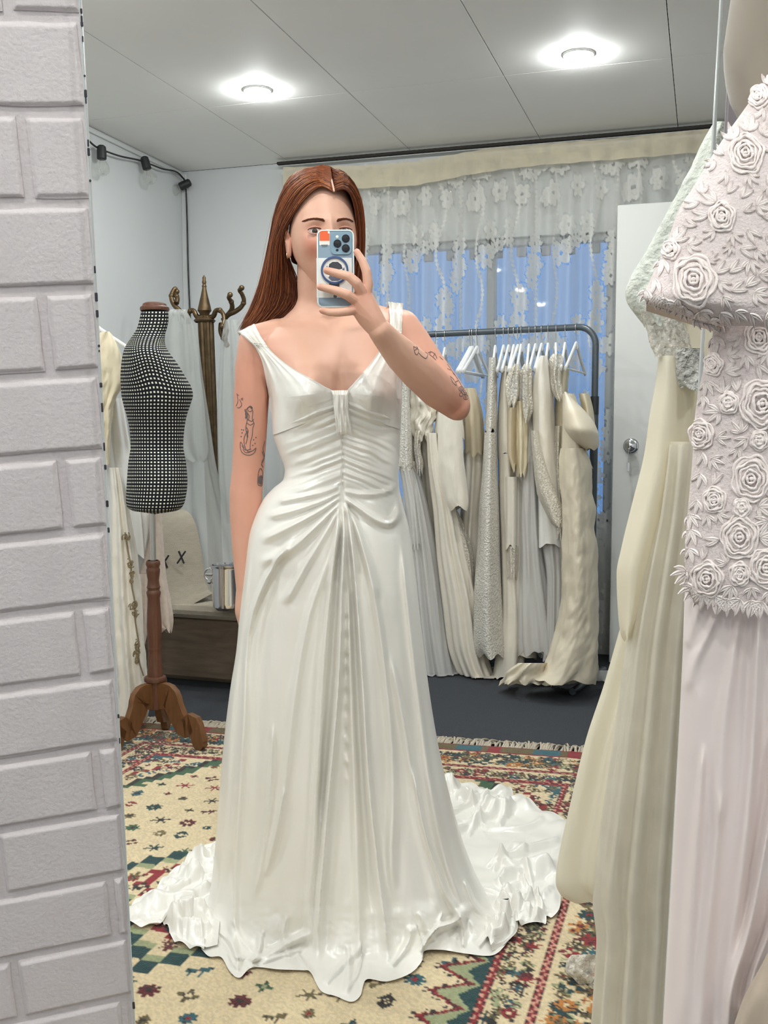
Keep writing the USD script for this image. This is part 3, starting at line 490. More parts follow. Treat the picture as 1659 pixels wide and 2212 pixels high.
# ---------------------------------------------------------------- the dresses on it
def rh(px, nearer=0.0): p = on_rail(px); return (p - CAM) @ FH - nearer
def dress(name, label, H, parts, cat_='dress'):
    t = Thing(name, label, cat_, ATH((parts[0][1][0][1] + parts[0][1][0][2]) / 2, parts[0][1][0][0], H))
    for i, (nm, rows, mat, kw) in enumerate(parts):
        kw = dict(kw); garm(t, nm, rows, H - kw.pop('near', 0), kw.pop('dep', .10), mat, kw.pop('n', 7), kw.pop('amp', .010), kw.pop('seed', 17 * i + len(label)), **kw)
    return t
dress('beaded_tulle_gown', 'beaded tulle wedding gown next to the bride with a scalloped bead band over white tulle', rh(905, .22), [('bodice', [(800, 866, 884), (850, 866, 886), (920, 864, 890), (1003, 860, 896)], m_bead, dict(n=6, cols=60)), ('bead_band', [(996, 858, 898), (1005, 857, 899), (1013, 858, 899)], m_lace, dict(amp=.006)), ('overskirt', [(1006, 862, 892), (1060, 872, 902), (1120, 882, 908), (1180, 888, 912)], m_tulle, dict(n=9)), ('skirt', [(1006, 866, 900), (1100, 878, 925), (1200, 888, 944), (1300, 895, 960), (1400, 905, 975), (1470, 912, 992), (1500, 915, 1000)], m_tulle, dict(n=9, amp=.02, near=-.03)), ('lining', [(1060, 880, 912), (1200, 892, 936), (1350, 900, 952), (1480, 908, 968)], m_wsat, dict(n=6, amp=.015, near=-.06, dep=.08))])
dress('ruffled_satin_gown', 'white satin gown with a crumpled ruffled top beside the bride', rh(930, .12), [('bodice', [(838, 884, 920), (862, 880, 934), (882, 878, 944), (898, 880, 944), (912, 877, 936), (935, 886, 932), (952, 896, 926)], m_satin, dict(n=5, amp=.026, crump=1.6, dep=.12, top=1)), ('sleeve', [(905, 878, 888), (1000, 884, 894), (1080, 890, 904)], m_lace, dict(n=4)), ('lace_trim', [(930, 896, 916), (970, 894, 908), (1000, 898, 914), (1020, 902, 912)], m_lace, dict(near=.06, amp=.012)), ('skirt', [(940, 898, 930), (1000, 905, 940), (1080, 912, 950), (1200, 920, 962), (1400, 930, 985)], m_satin, dict(n=7, near=-.08))])
dress('bell_sleeve_gown', 'ivory satin gown with a wide bell sleeve hanging below the bare elbow', rh(985, .10), [('bodice', [(850, 946, 984), (880, 946, 992), (940, 940, 1000)], m_satin, dict(n=4, amp=.012)), ('sleeve', [(870, 950, 986), (930, 944, 998), (1000, 946, 1003), (1060, 955, 1010), (1085, 962, 1012), (1099, 972, 1009)], m_satin, dict(n=3, amp=.008, near=.10, crump=.4)), ('skirt', [(935, 922, 950), (1000, 926, 958), (1100, 938, 985), (1200, 946, 1008), (1300, 958, 1030), (1400, 972, 1046), (1450, 990, 1060), (1478, 1005, 1074), (1496, 1030, 1080)], m_cream, dict(n=8, amp=.022, near=.04)), ('lace_flounce', [(1090, 966, 980), (1140, 972, 1004), (1200, 990, 1022), (1280, 1010, 1024)], m_lace, dict(amp=.012)), ('under_sleeve', [(1000, 1000, 1022), (1100, 1000, 1028), (1200, 1012, 1030)], m_satin, dict(n=3, near=-.1))])
dress('sheer_cream_gown', 'sheer cream organza gown hanging flat between the bell sleeve and the beaded dress', rh(1030, .02), [('bodice', [(838, 1000, 1026), (900, 1002, 1042), (980, 1004, 1046)], m_chif, dict(n=5, amp=.008)), ('skirt', [(970, 1003, 1046), (1060, 1000, 1044), (1180, 996, 1036), (1300, 1000, 1040), (1420, 1010, 1058)], m_cream, dict(n=6, amp=.016, near=-.05))])
dress('beaded_sheath_dress', 'narrow glittering white beaded sheath dress in the middle of the rack', rh(1070, .10), [('bodice', [(772, 1056, 1070), (800, 1055, 1072), (850, 1052, 1073), (900, 1050, 1073), (936, 1048, 1072)], m_bead, dict(n=3, amp=.004, dep=.13)), ('skirt', [(934, 1047, 1073), (1020, 1042, 1075), (1100, 1035, 1078), (1200, 1030, 1080), (1300, 1024, 1085), (1380, 1022, 1090), (1408, 1026, 1092), (1419, 1036, 1090)], m_bead, dict(n=4, amp=.010, dep=.15)), ('train', [(1260, 1078, 1096), (1330, 1080, 1102), (1396, 1084, 1107)], m_bead, dict(n=4, near=-.08))])
dress('chiffon_cape_dress', 'cream chiffon dress with a pointed handkerchief cape', rh(1097, .06), [('bodice', [(790, 1086, 1098), (860, 1078, 1104), (940, 1075, 1110), (986, 1076, 1114)], m_cream, dict(n=3, amp=.006)), ('cape', [(880, 1096, 1118), (980, 1094, 1116), (1000, 1100, 1118), (1012, 1108, 1117)], m_chif, dict(n=3, amp=.008, near=.08)), ('skirt', [(980, 1076, 1112), (1080, 1078, 1112), (1180, 1082, 1116), (1300, 1084, 1126), (1420, 1070, 1132), (1466, 1064, 1130)], m_cream, dict(n=6, amp=.016)), ('panel', [(1030, 1090, 1120), (1100, 1092, 1120), (1182, 1092, 1118)], m_satin, dict(n=4, near=.05)), ('lace_cuff', [(1180, 1092, 1120), (1230, 1096, 1118), (1247, 1096, 1116)], m_lace, dict(near=.05))])
dress('puff_sleeve_dress', 'old lace dress with a gathered puffed sleeve and narrow cream cuff', rh(1122, .08), [('puff', [(786, 1112, 1120), (806, 1100, 1124), (832, 1094, 1124), (856, 1096, 1122), (876, 1100, 1112)], m_lace, dict(n=6, amp=.016, top=1, dep=.08, near=.08)), ('sleeve', [(866, 1116, 1130), (930, 1114, 1142), (1000, 1115, 1140), (1028, 1120, 1134)], m_ivy, dict(n=4, amp=.012, crump=.5, near=.06)), ('skirt', [(860, 1102, 1136), (1000, 1108, 1146), (1200, 1104, 1150), (1420, 1098, 1160)], m_cream, dict(n=6, amp=.014, near=-.06))])
dress('lace_cap_dress', 'white dress with a beaded lace cap sleeve over a tulle skirt', rh(1145, .06), [('cap_sleeve', [(786, 1134, 1146), (810, 1124, 1148), (850, 1124, 1148), (880, 1124, 1152), (906, 1130, 1140)], m_lace, dict(n=5, amp=.012, near=.10, top=1)), ('bodice', [(800, 1128, 1150), (900, 1134, 1154), (1000, 1130, 1156)], m_wsat, dict(n=4)), ('skirt', [(985, 1126, 1160), (1100, 1122, 1165), (1200, 1124, 1174), (1300, 1120, 1190), (1380, 1118, 1202), (1412, 1122, 1206)], m_tulle, dict(n=9, amp=.016)), ('lining', [(1000, 1130, 1156), (1200, 1128, 1166), (1330, 1123, 1176), (1404, 1124, 1178)], m_wsat, dict(n=5, near=-.05, amp=.012))])
dress('lace_edged_sleeve_dress', 'white satin dress with a long sleeve edged in rose lace ending in a point', rh(1170, .10), [('sleeve', [(768, 1168, 1180), (792, 1156, 1186), (850, 1150, 1194), (930, 1152, 1198), (1000, 1154, 1204), (1060, 1160, 1212), (1104, 1178, 1216), (1128, 1194, 1216)], m_satin, dict(n=3, amp=.008, dep=.10, crump=.3, near=.06)), ('lace_edge', [(930, 1148, 1162), (1000, 1152, 1178), (1060, 1160, 1200), (1104, 1178, 1218), (1128, 1192, 1218), (1136, 1206, 1214)], m_lace, dict(n=4, amp=.010, near=.12)), ('skirt', [(1000, 1160, 1196), (1100, 1162, 1206), (1178, 1162, 1218)], m_wsat, dict(n=5, amp=.014, near=-.02)), ('petticoat', [(1170, 1166, 1214), (1260, 1180, 1216), (1420, 1170, 1214)], m_tulle, dict(n=6, near=-.05))])
dress('flounced_lace_gown', 'antique gown with a lace flounce at the shoulder between white and champagne satin dresses', rh(1200, .04), [('shoulder', [(764, 1196, 1212), (780, 1188, 1216), (820, 1190, 1212), (850, 1196, 1216), (862, 1206, 1214)], m_lace, dict(n=5, amp=.014, top=1, near=.10)), ('bodice', [(790, 1196, 1230), (900, 1198, 1222), (1000, 1200, 1220)], m_ivy, dict(n=4)), ('lace_trim', [(920, 1198, 1214), (1000, 1196, 1212), (1110, 1200, 1218), (1160, 1204, 1216)], m_lace, dict(n=4, near=.06)), ('skirt', [(980, 1200, 1222), (1200, 1196, 1224), (1440, 1188, 1226)], m_cream, dict(n=5, near=-.04))])
dress('champagne_satin_gown', 'strapless champagne satin gown with moulded cup and draped skirt beside the rack post', rh(1240, .21), [('cup', [(846, 1218, 1223), (868, 1217, 1244), (895, 1216, 1270), (920, 1218, 1287), (945, 1232, 1294), (962, 1252, 1294), (971, 1268, 1284)], m_champ, dict(n=2, amp=.003, dep=[.03, .10, .13, .06], near=.10)), ('bodice', [(850, 1216, 1240), (920, 1216, 1262), (985, 1214, 1270), (1010, 1214, 1280)], m_champ, dict(n=4, amp=.010)), ('skirt', [(968, 1212, 1262), (1020, 1209, 1278), (1060, 1212, 1278), (1100, 1216, 1286), (1140, 1216, 1282), (1190, 1216, 1290), (1260, 1216, 1290), (1330, 1208, 1291), (1400, 1192, 1290), (1450, 1170, 1290), (1474, 1140, 1286)], m_champ, dict(n=3, amp=.012, crump=.7, dep=.12, near=.05)), ('train', [(1432, 1120, 1200), (1456, 1095, 1200), (1478, 1082, 1198)], m_champ, dict(n=7, amp=.03, dep=.12, crump=.8)), ('inner_strap', [(850, 1250, 1272), (900, 1262, 1282), (940, 1268, 1284)], m_ivy, dict(n=3, near=-.12))])
tp = Thing('tulle_hem', 'end of a white tulle hem lying on the grey carpet by the rack post', 'fabric', ATZ(1285, 1470, 0))
garm(tp, 'tulle', [(1448, 1262, 1330), (1462, 1256, 1332), (1478, 1268, 1332), (1492, 1286, 1332)], HZ(1290, 1475) + .05, .05, m_tulle, 7, .02, 4)
# ================================================================ clothes hanging on the left wall behind the dress form
t = Thing('ivory_silk_gown', 'old ivory silk gown with draped shoulders on a white hanger by the brick wall', 'dress', ATH(235, 760, 3.55))
garm(t, 'bodice', [(716, 222, 236), (735, 196, 250), (770, 186, 262), (815, 188, 268), (840, 190, 262), (860, 200, 250), (900, 205, 240), (1000, 200, 236)], 3.62, .09, m_ivy, 5, .014, 2, crump=.6)
garm(t, 'skirt', [(860, 205, 262), (950, 200, 278), (1080, 205, 300), (1200, 210, 310)], 3.72, .07, m_wsat, 8, .016, 3)
hg = t.add('hanger', tubes(ATH(np.array([205., 216, 240, 272, 300]), np.array([700., 710, 727, 748, 766]), 3.60), .006, 8), m_white)
t = Thing('scroll_beaded_gown', 'ivory satin gown with a trailing line of beaded scrollwork beside the brick wall', 'dress', ATH(270, 1300, 3.5))
garm(t, 'skirt', [(1010, 236, 262), (1090, 240, 278), (1200, 238, 296), (1300, 240, 306), (1400, 246, 312), (1500, 252, 322), (1545, 246, 318), (1558, 250, 312)], 3.5, .06, m_satin, 7, .012, 5, crump=.4)
m_scroll = M('antique_beading', s2l((148, 130, 96)), .4, .6, var=.4, vs=90.0)
sc = curve([(270, 1150), (276, 1190), (283, 1225), (284, 1262), (291, 1300), (292, 1340), (299, 1385), (300, 1425), (310, 1460)], 60); dr = np.random.default_rng(4); L = [tubes(ATH(sc[:, 0], sc[:, 1], 3.435), .0026, 6)]
for (x, y, r) in [(272, 1160, 10), (281, 1215, 12), (284, 1240, 9), (286, 1255, 6), (288, 1308, 12), (292, 1325, 9), (296, 1395, 13), (298, 1415, 13), (294, 1428, 8)]:
    for k in range(4):
        a = np.linspace(0, 5.2, 16); R_ = r * (1 - a / 8) * .8; ox, oy, s0 = dr.uniform(-5, 5), dr.uniform(-5, 5), dr.uniform(0, 6)
        L.append(tubes(ATH(x + ox + R_ * np.cos(a + s0) * .6, y + oy + R_ * np.sin(a + s0), 3.43), .0022, 5))
t.add('scrollwork', cat(*L), m_scroll)
t = Thing('printed_lace_gown', 'pale blush dress of printed lace with a pointed hem behind the turned wooden post', 'dress', ATH(330, 1250, 3.72))
garm(t, 'bodice', [(1080, 285, 345), (1150, 283, 346), (1240, 286, 350)], 3.80, .06, m_wsat, 7, .012, 7)
garm(t, 'skirt', [(1090, 340, 347), (1180, 318, 352), (1240, 300, 357), (1300, 297, 368), (1340, 305, 373), (1362, 350, 368)], 3.74, .05, m_floral, 5, .010, 8)
garm(t, 'flounce', [(1240, 288, 325), (1300, 294, 322), (1370, 300, 316), (1384, 304, 312)], 3.70, .05, m_floral, 5, .010, 9)
# ================================================================ rug: a tufted grid, one colour per tuft
RX0, RX1, RY0 = -2.0, -.058, .78
def yfar(X): return 3.115 + .093 * (X + 1.93)
gx = np.arange(RX0, RX1 + .001, .0046); gv = np.concatenate([np.arange(0, 1.25, .0052), np.arange(1.25, 2.42, .0045)])
GX, GV = np.meshgrid(gx, gv); GY = yfar(GX) - GV
CRM, RED, DRD, GRN, DGR, BLK, OLV, ORG, TEA, SAG = [np.array(s2l(c)) for c in [(216, 197, 158), (138, 32, 38), (92, 28, 32), (58, 92, 62), (24, 62, 62), (40, 36, 32), (112, 98, 62), (184, 118, 52), (44, 92, 100), (150, 156, 116)]]
col = np.tile(CRM, GX.shape + (1,)); R = np.random.default_rng(21)
def put(mask, c): col[mask] = c
def motif(cx, cy, r, c, kind, c2=BLK, sx=1.0, sy=1.0):
    i0, i1 = np.searchsorted(gx, [cx - 1.4 * r * sx, cx + 1.4 * r * sx])
    jj = np.where(np.abs(GY[:, min(max((i0 + i1) // 2, 0), len(gx) - 1)] - cy) < 1.5 * r * sy + .01)[0]
    if i1 <= i0 or not len(jj): return
    s = np.s_[jj[0]:jj[-1] + 1, i0:i1]; dx, dy = (GX[s] - cx) / sx, (GY[s] - cy) / sy; d = np.hypot(dx, dy); a = np.arctan2(dy, dx); C = col[s]
    if kind == 0: m = d < r * (.55 + .45 * np.abs(np.cos(4 * a))**.7); e = d < r * .3                       # star
    elif kind == 1: m = d < r * (.72 + .28 * np.cos(4 * a)); e = (d < r * .30) | (np.abs(np.abs(dx) - np.abs(dy)) < r * .10) # four-petalled
    elif kind == 2: m = (np.abs(dx) + np.abs(dy) < r) & ~((np.abs(dx) > r * .45) & (np.abs(dy) < r * .2)); e = np.abs(dx) + np.abs(dy) < r * .4
    elif kind == 3: m = ((np.abs(dx) < r * .14) & (np.abs(dy) < r)) | ((np.abs(dy - dx * .5) < r * .16) & (np.abs(dx) < r)) | ((np.abs(dy + dx * .6) < r * .14) & (np.abs(dx) < r * .8)); e = d < 0  # sprig
    elif kind == 4: m = np.abs(dy - r * .2 * np.sign(dx)) < r * .3; m &= np.abs(dx) < r; m |= (np.hypot(dx - r * .8, dy - r * .5) < r * .3) | (np.abs(np.abs(dx) - .5 * r) < r * .12) & (dy < 0) & (dy > -r); e = d < r * .12 # small beast
    else: m = d < r; e = d < r * .5
    C[m] = c; C[m & e] = c2; rim = m & (R.random(m.shape) < .16); C[rim] = BLK; col[s] = C
pal = [GRN, RED, BLK, OLV, DGR, DRD, OLV * .8, TEA]
fx0, fx1 = -1.678, -.378
for i in range(18):                                          # scattered field
    for j in range(26):
        x, y = fx0 + .05 + (i + .5 * (j % 2)) * .078 + R.uniform(-.016, .016), 3.0 - j * .082 + R.uniform(-.016, .016); k = R.integers(0, 5); c = pal[R.integers(0, len(pal))]
        motif(x, y, R.uniform(.013, .026), c, k, [BLK, CRM, SAG, RED][R.integers(0, 4)])
# medallion in the middle of the field and the far corners
def stepped(ax, ay, q=.03): return np.floor(ax / q) * q, np.floor(ay / q) * q
ax, ay = stepped(np.abs(GX + 1.03), np.abs(GY - 2.02), .022); dm = ax / .30 + ay / .34 + .05 * np.sin(ax * 120)
put(dm < 1.0, CRM); put((dm > .92) & (dm < 1.06), DGR); put((dm > .86) & (dm < .92), SAG); put((dm > .62) & (dm < .70), RED)
ms = R.uniform(size=(260, 2)) * [.56, .64] + [-1.31, 1.70]
for (x, y) in ms:
    if abs(x + 1.03) / .30 + abs(y - 2.02) / .34 < .84: motif(x, y, R.uniform(.010, .022), [DRD, BLK, RED, OLV, DGR][R.integers(0, 5)], R.integers(0, 4), CRM)
for s in (-1, 1):
    cx = fx0 if s < 0 else fx1
    ax, av = stepped(np.abs(GX - cx), np.abs(GV - .325), .02); dc = ax / .24 + av / .40 + .04 * np.sin(av * 90); q = (GX > fx0) & (GX < fx1) & (GV > .325)
    put(q & (dc < 1), CRM); put(q & (dc > .90) & (dc < 1.03), GRN); put(q & (dc > .80) & (dc < .90), BLK); put(q & (dc > .50) & (dc < .58), RED); put(q & (dc < .2), TEA)
    for (a, b) in R.uniform(size=(90, 2)):
        if a + b < .8: motif(cx - s * a * .24, float(yfar(cx)) - .33 - b * .40, R.uniform(.012, .022), [DRD, BLK, TEA, OLV][R.integers(0, 4)], R.integers(0, 4), CRM)
# zigzag along the sides of the field
for cx, s in ((fx1, -1), (fx0, 1)):
    dx = (GX - cx) * s; z = .018 + .070 * np.abs(((GY / .088) % 1) * 2 - 1); z = np.floor(z / .008) * .008; q = (dx > 0) & (dx < .13) & (GV > .7)
    put(q & (dx < z + .018), RED); put(q & (dx < z + .018) & ((np.floor(GY / .011) + np.floor(GX / .011)) % 2 == 0), DRD * .7); put(q & (dx < z), SAG); put(q & (dx < z * .45), DGR)
    put(q & (dx > z + .018) & (dx < z + .034) & (np.floor(GY / .009) % 2 == 0) & (np.floor(GX / .009) % 2 == 0), BLK)
put((GX > fx0) & (GX < fx1) & (GV > .31) & (GV < .33), RED)
# borders: inner band between the red cords, outer band, guard stripe
side = np.maximum(GX - fx1, fx0 - GX); bd = np.where(side > 0, side, -1.0); bv = np.where(GV < .32, .32 - GV, -1.0); b = np.maximum(bd, bv)
put(b > 0, CRM)
def band(lo, hi, n, pal_, rmin, rmax):
    m = (lo + hi) / 2; w = (hi - lo) / 2
    pts = [(x, float(yfar(x)) - .32 + m + R.uniform(-1, 1) * w * .75) for x in R.uniform(RX0, RX1, n)] + [(c + s * (m + R.uniform(-1, 1) * w * .75), y) for y in R.uniform(RY0, 3.2, n) for c, s in ((fx1, 1), (fx0, -1))]
    for x, y in pts: motif(x, y, R.uniform(rmin, rmax), pal_[R.integers(0, len(pal_))], R.integers(0, 4), [CRM, BLK, RED, CRM][R.integers(0, 4)], 1.0)
band(.012, .088, 820, [BLK, OLV, BLK, OLV * .7, SAG, DRD], .007, .013); band(.012, .088, 46, [RED, RED, TEA, DGR], .014, .020)
band(.118, .25, 900, [OLV, BLK, OLV * .7, BLK, ORG, SAG], .009, .017); band(.12, .25, 190, [DGR, RED, TEA, ORG, DGR, OLV], .018, .028)
q = (b > .262) & (b < .312); put(q, OLV * .8); blk = (np.floor(np.where(bd > bv, GY, GX) / .085) % 3)
put(q & (blk == 0), TEA * 1.1); put(q & (blk == 1) & (np.abs((np.where(bd > bv, GY, GX) / .085) % 1 - .5) < .25), RED)
for lo, hi in ((0, .018), (.096, .114), (.252, .262), (.310, .34)):
    q = (b > lo) & (b < hi); put(q, RED * .9); t = np.where(bd > bv, GY, GX)
    if hi - lo > .015 and hi < .3: put(q & (np.abs(b - (lo + hi) / 2 - .005 * np.sign(np.sin(t * 2 * np.pi / .024))) < .003), s2l((206, 150, 128))); put(q & ((b < lo + .003) | (b > hi - .003)) & (np.floor(t / .008) % 2 == 0), BLK)
col *= (.86 + .28 * R.random(col.shape[:2]))[..., None]
HGT = .011 + .0014 * (meshkit.noise(np.stack([GX * 70, GY * 70, 0 * GX], -1), 2) - .5) + .004 * (meshkit.noise(np.stack([GX * 3, GY * 3, 0 * GX], -1), 5) - .5)
P = np.stack([GX, GY, HGT], -1); rim = np.vstack([np.zeros(1)]) 
rug = Thing('patterned_rug', 'cream patterned rug with red and green borders and fringed end under the bride', 'rug', (-1.03, 2.0, 0))
m_rug = M('rug_wool', (1, 1, 1), .95, .1, attr='Cd', sheen=.25, bump=.7, bs=420.0, bd=.003)
rug.add('pile', grid(P, flip=True), m_rug, color=col.reshape(-1, 3))
m_fr = M('fringe_cotton', s2l((196, 186, 168)), .9, .1, var=.2, vs=40.0)
rug.add('backing', cat(grid(np.array([[(x, yfar(x) - v, .001) for x in (RX0, RX1)] for v in (0, 2.4)])), grid(np.array([[(x, yfar(x), z) for x in np.linspace(RX0, RX1, 30)] for z in (.001, .011)]))), m_fr, smooth=False)
L = []
for k in range(620):                                           # knotted fringe along the far end
    x = R.uniform(RX0, RX1); y = float(yfar(x)); l = R.uniform(.05, .09); sw = R.uniform(-.03, .03); hh = R.uniform(.004, .018)
    L.append(curve([(x, y - .004, .010), (x + sw * .3, y + l * .35, .006 + hh), (x + sw * .8, y + l * .7, .006 + hh * .5), (x + sw, y + l, .004)], 8))
rug.add('fringe', tubes(np.array(L), np.linspace(.0038, .0024, 8), 5), m_fr, kind='stuff')
# ================================================================ the bride
H0 = 2.2
def B(x, y, q): return ATH(x, y, H0 - np.asarray(q, float))
bride = Thing('person', 'person with long red hair in an ivory satin wedding gown holding up a phone', 'person', ATH(745, 1900, 2.15) * [1, 1, 0])
TAB = np.array([  # y, left, right, front, back, tilt
 (560, 642, 752, .030, -.075, 0), (600, 642, 756, .022, -.075, .02), (640, 643, 760, .014, -.08, .05), (655, 636, 772, .012, -.082, .10), (668, 618, 800, .014, -.085, .14), (682, 590, 830, .022, -.09, .16), (696, 566, 852, .038, -.10, .16), (714, 553, 866, .056, -.108, .15),
 (740, 553, 872, .072, -.115, .12), (775, 566, 868, .088, -.12, .09), (815, 578, 864, .100, -.12, .06), (850, 585, 862, .102, -.118, .04), (890, 590, 860, .094, -.112, .02), (940, 598, 858, .086, -.105, 0), (1000, 612, 856, .082, -.10, 0), (1040, 618, 854, .082, -.10, 0), (1080, 590, 862, .086, -.11, 0), (1150, 560, 876, .09, -.12, 0), (1250, 550, 885, .09, -.12, 0)], float)
y = np.concatenate([np.arange(560, 700, 4), np.arange(700, 1250, 7)]).astype(float); I = [PchipInterpolator(TAB[:, 0], TAB[:, k])(y)[:, None] for k in range(1, 6)]
th = np.linspace(0, 2 * np.pi, 140, endpoint=False)[None]; xc, hw = (I[0] + I[1]) / 2, (I[1] - I[0]) / 2; cx_ = np.sign(np.cos(th)) * np.abs(np.cos(th))**.9; X = xc + hw * cx_
Y = y[:, None] - I[4] * (X - xc); qm, qr = (I[2] + I[3]) / 2, (I[2] - I[3]) / 2; Q = qm + qr * np.sign(np.sin(th)) * np.abs(np.sin(th))**.8
fr = np.clip(np.sin(th), 0, 1)**.7
def bust(X, Y): return .044 * np.exp(-((X - 655) / 44)**2 - ((Y - 850) / np.where(Y < 850, 68, 40))**2) + .044 * np.exp(-((X - 808) / 42)**2 - ((Y - 845) / np.where(Y < 845, 68, 40))**2)
Q = Q + fr * (bust(X, Y) - .010 * np.exp(-((X - 733) / 9)**2 - ((Y - 832) / 45)**2))
clav = .006 * np.exp(-((Y - (712 - .06 * (X - 700) - .10 * np.abs(X - 712))) / 6)**2) * sst(20, 50, np.abs(X - 712)) * (1 - sst(110, 150, np.abs(X - 712)))
Q = Q + fr * (clav - .006 * np.exp(-((X - 712) / 14)**2 - ((Y - 705) / 14)**2))
v, f = grid(B(X, Y, Q), True); n = len(v); v = np.vstack([v, B(X[0].mean(), 556., -.02)[None], B(X[-1].mean(), 1252., 0.)[None]]); i0 = np.arange(140); i1 = np.roll(i0, -1); o_ = n - 140
f = np.vstack([f, np.stack([i0 * 0 + n, i1, i0], 1), np.stack([i0 * 0 + n + 1, o_ + i0, o_ + i1], 1)])
torso = trimesh.Trimesh(v, f, process=False); trimesh.repair.fix_normals(torso)
def man(t): return m3.Manifold(m3.Mesh(np.asarray(t.vertices, np.float32), np.asarray(t.faces, np.uint32)))
def ch(p): p = np.asarray(p, float); return chain(B(p[:, 0], p[:, 1], p[:, 2]), p[:, 3])
larm = ch([(556, 742, -.02, .042), (545, 790, -.022, .0375), (543, 860, -.022, .0385), (540, 950, -.02, .036), (536, 1010, -.018, .0355), (531, 1065, -.012, .0365), (531, 1110, -.008, .0355), (529, 1180, .0, .0285), (529, 1240, .005, .0225), (531, 1275, .006, .021)])
lhand = ch([(530, 1275, .004, .021), (533, 1320, .002, .026), (536, 1352, 0, .020), (540, 1400, .0, .011)])
rup = ch([(866, 712, -.02, .044), (893, 748, -.01, .0425), (925, 795, .01, .041), (960, 838, .035, .037), (980, 866, .055, .0335)])
relb = m3.Manifold.batch_hull([ball(B(*p[:3]), p[3]) for p in [(980, 866, .055, .0335), (985, 876, .06, .031), (990, 884, .05, .024)]])
rfore = ch([(978, 868, .06, .0335), (945, 842, .10, .0385), (905, 803, .15, .0385), (868, 768, .195, .0335), (838, 735, .235, .0265), (820, 714, .262, .0225)])
# hand: palm from wrist to knuckles, then five fingers
QP = .268
palm = m3.Manifold.batch_hull([ball(B(*p[:3]), p[3]) for p in [(820, 714, .262, .0205), (806, 690, .268, .020), (791, 634, QP + .008, .0105), (782, 636, QP + .012, .011), (771, 651, QP + .013, .011), (770, 669, QP + .009, .0105), (788, 690, QP, .014)]])
QF = QP + .0225
fing = [[(791, 636, QP + .008, .0108), (795, 612, QP + .010, .0094), (791.5, 586, QP + .012, .0088), (783, 564, QP + .012, .0076), (771, 545, QP + .010, .0066)],
 [(783, 634, QP + .012, .0112), (770, 611, QF + .004, .0096), (754, 597, QF + .006, .0088), (727, 590, QF + .001, .0078), (706, 584.5, QF - .001, .0068)],
 [(771, 650, QP + .013, .0108), (750, 637, QF + .003, .0094), (733, 630, QF + .004, .0086), (711, 624, QF, .0076), (692, 620, QF - .002, .0066)],
 [(769, 668, QP + .009, .0104), (748, 673, QF - .004, .0084), (731, 675, QF - .004, .0078), (712, 675, QF - .008, .0070), (697, 671, QF - .010, .0062)],
 [(800, 690, QP - .008, .014), (790, 655, QP - .032, .012), (778, 628, QP - .040, .0105), (764, 606, QP - .040, .009)]]
fingers = [ch(p) for p in fing]
# head: half width .071, half height .121, deeper than wide
hc = np.array([699.0, 515.0]); HQ = .005; yw = math.radians(13)
ico = trimesh.creation.icosphere(6); D = np.array(ico.vertices); ex, ez, eq = D[:, 0], D[:, 2], -D[:, 1]
wz = np.where(ez > 0, 1 - .05 * ez**2, 1 - .36 * np.abs(ez)**1.9); x_ = ex * .0715 * wz; z_ = ez * np.where(ez > 0, .143, .110); q_ = eq * np.where(eq > 0, .093 - .006 * ez, .100 + .01 * ez) * np.where(ez < 0, 1 - .10 * ez**2, 1)
q_ = np.where((ez < -.25) & (eq < .3), q_ + .05 * sst(.25, .9, -ez) * (1 - sst(-.6, .3, eq)), q_)
g = lambda cx, cz, sx, sz: np.exp(-((x_ - cx) / sx)**2 - ((z_ - cz) / sz)**2) * (eq > 0)
for s in (-1, 1):
    q_ = q_ - .0105 * g(s * .031, .001, .0165, .0115); q_ = q_ + .0055 * g(s * .031, .021, .021, .008); q_ = q_ + .006 * g(s * .042, -.030, .018, .018); q_ = q_ - .003 * g(s * .043, -.062, .016, .018)
q_ = q_ + .006 * g(0, .006, .008, .02) + .0165 * g(0, -.022, .0085, .017) + .011 * g(0, -.036, .0105, .0085) + .005 * g(0, -.040, .017, .008)
q_ = q_ + .006 * g(0, -.066, .024, .0075) - .004 * g(0, -.0675, .022, .0022) - .003 * g(0, -.084, .02, .006) + .008 * g(0, -.104, .018, .014)
xr, qr2 = x_ * math.cos(yw) + q_ * math.sin(yw), q_ * math.cos(yw) - x_ * math.sin(yw)
tl = math.radians(2.5); xr, zr = xr * math.cos(tl) - z_ * math.sin(tl), z_ * math.cos(tl) + xr * math.sin(tl)
HCW = ATH(hc[0], hc[1], H0 - HQ)
def headpt(x, z, q):                                            # face coordinates to the room
    X_, Q_ = x * math.cos(yw) + q * math.sin(yw), q * math.cos(yw) - x * math.sin(yw); X_, Z_ = X_ * math.cos(tl) - z * math.sin(tl), z * math.cos(tl) + X_ * math.sin(tl)
    return HCW + np.asarray(X_)[..., None] * RT + np.asarray(Z_)[..., None] * np.array([0, 0, 1.0]) - np.asarray(Q_)[..., None] * FH
head = trimesh.Trimesh(headpt(x_, z_, q_), ico.faces, process=False); trimesh.repair.fix_normals(head)
ears = []
for s in (-1, 1):
    a = np.linspace(0, 2 * np.pi, 16); ears.append(m3.Manifold.batch_hull([ball(headpt(s * (.0745 + .007 * max(0, math.sin(t))), -.008 + .030 * math.sin(t) + .004, -.012 + .013 * math.cos(t)), .0048) for t in a]) - ball(headpt(s * .084, .000, .004), .0105))
neckm = ch([(700, 560, -.03, .050), (699, 640, -.035, .052)])
shl = m3.Manifold.batch_hull([ball(B(*p[:3]), p[3]) for p in [(556, 742, -.02, .042), (604, 733, -.030, .046), (590, 790, -.03, .05)]]); shr = m3.Manifold.batch_hull([ball(B(*p[:3]), p[3]) for p in [(866, 712, -.02, .044), (818, 706, -.03, .046), (836, 770, -.03, .05)]])
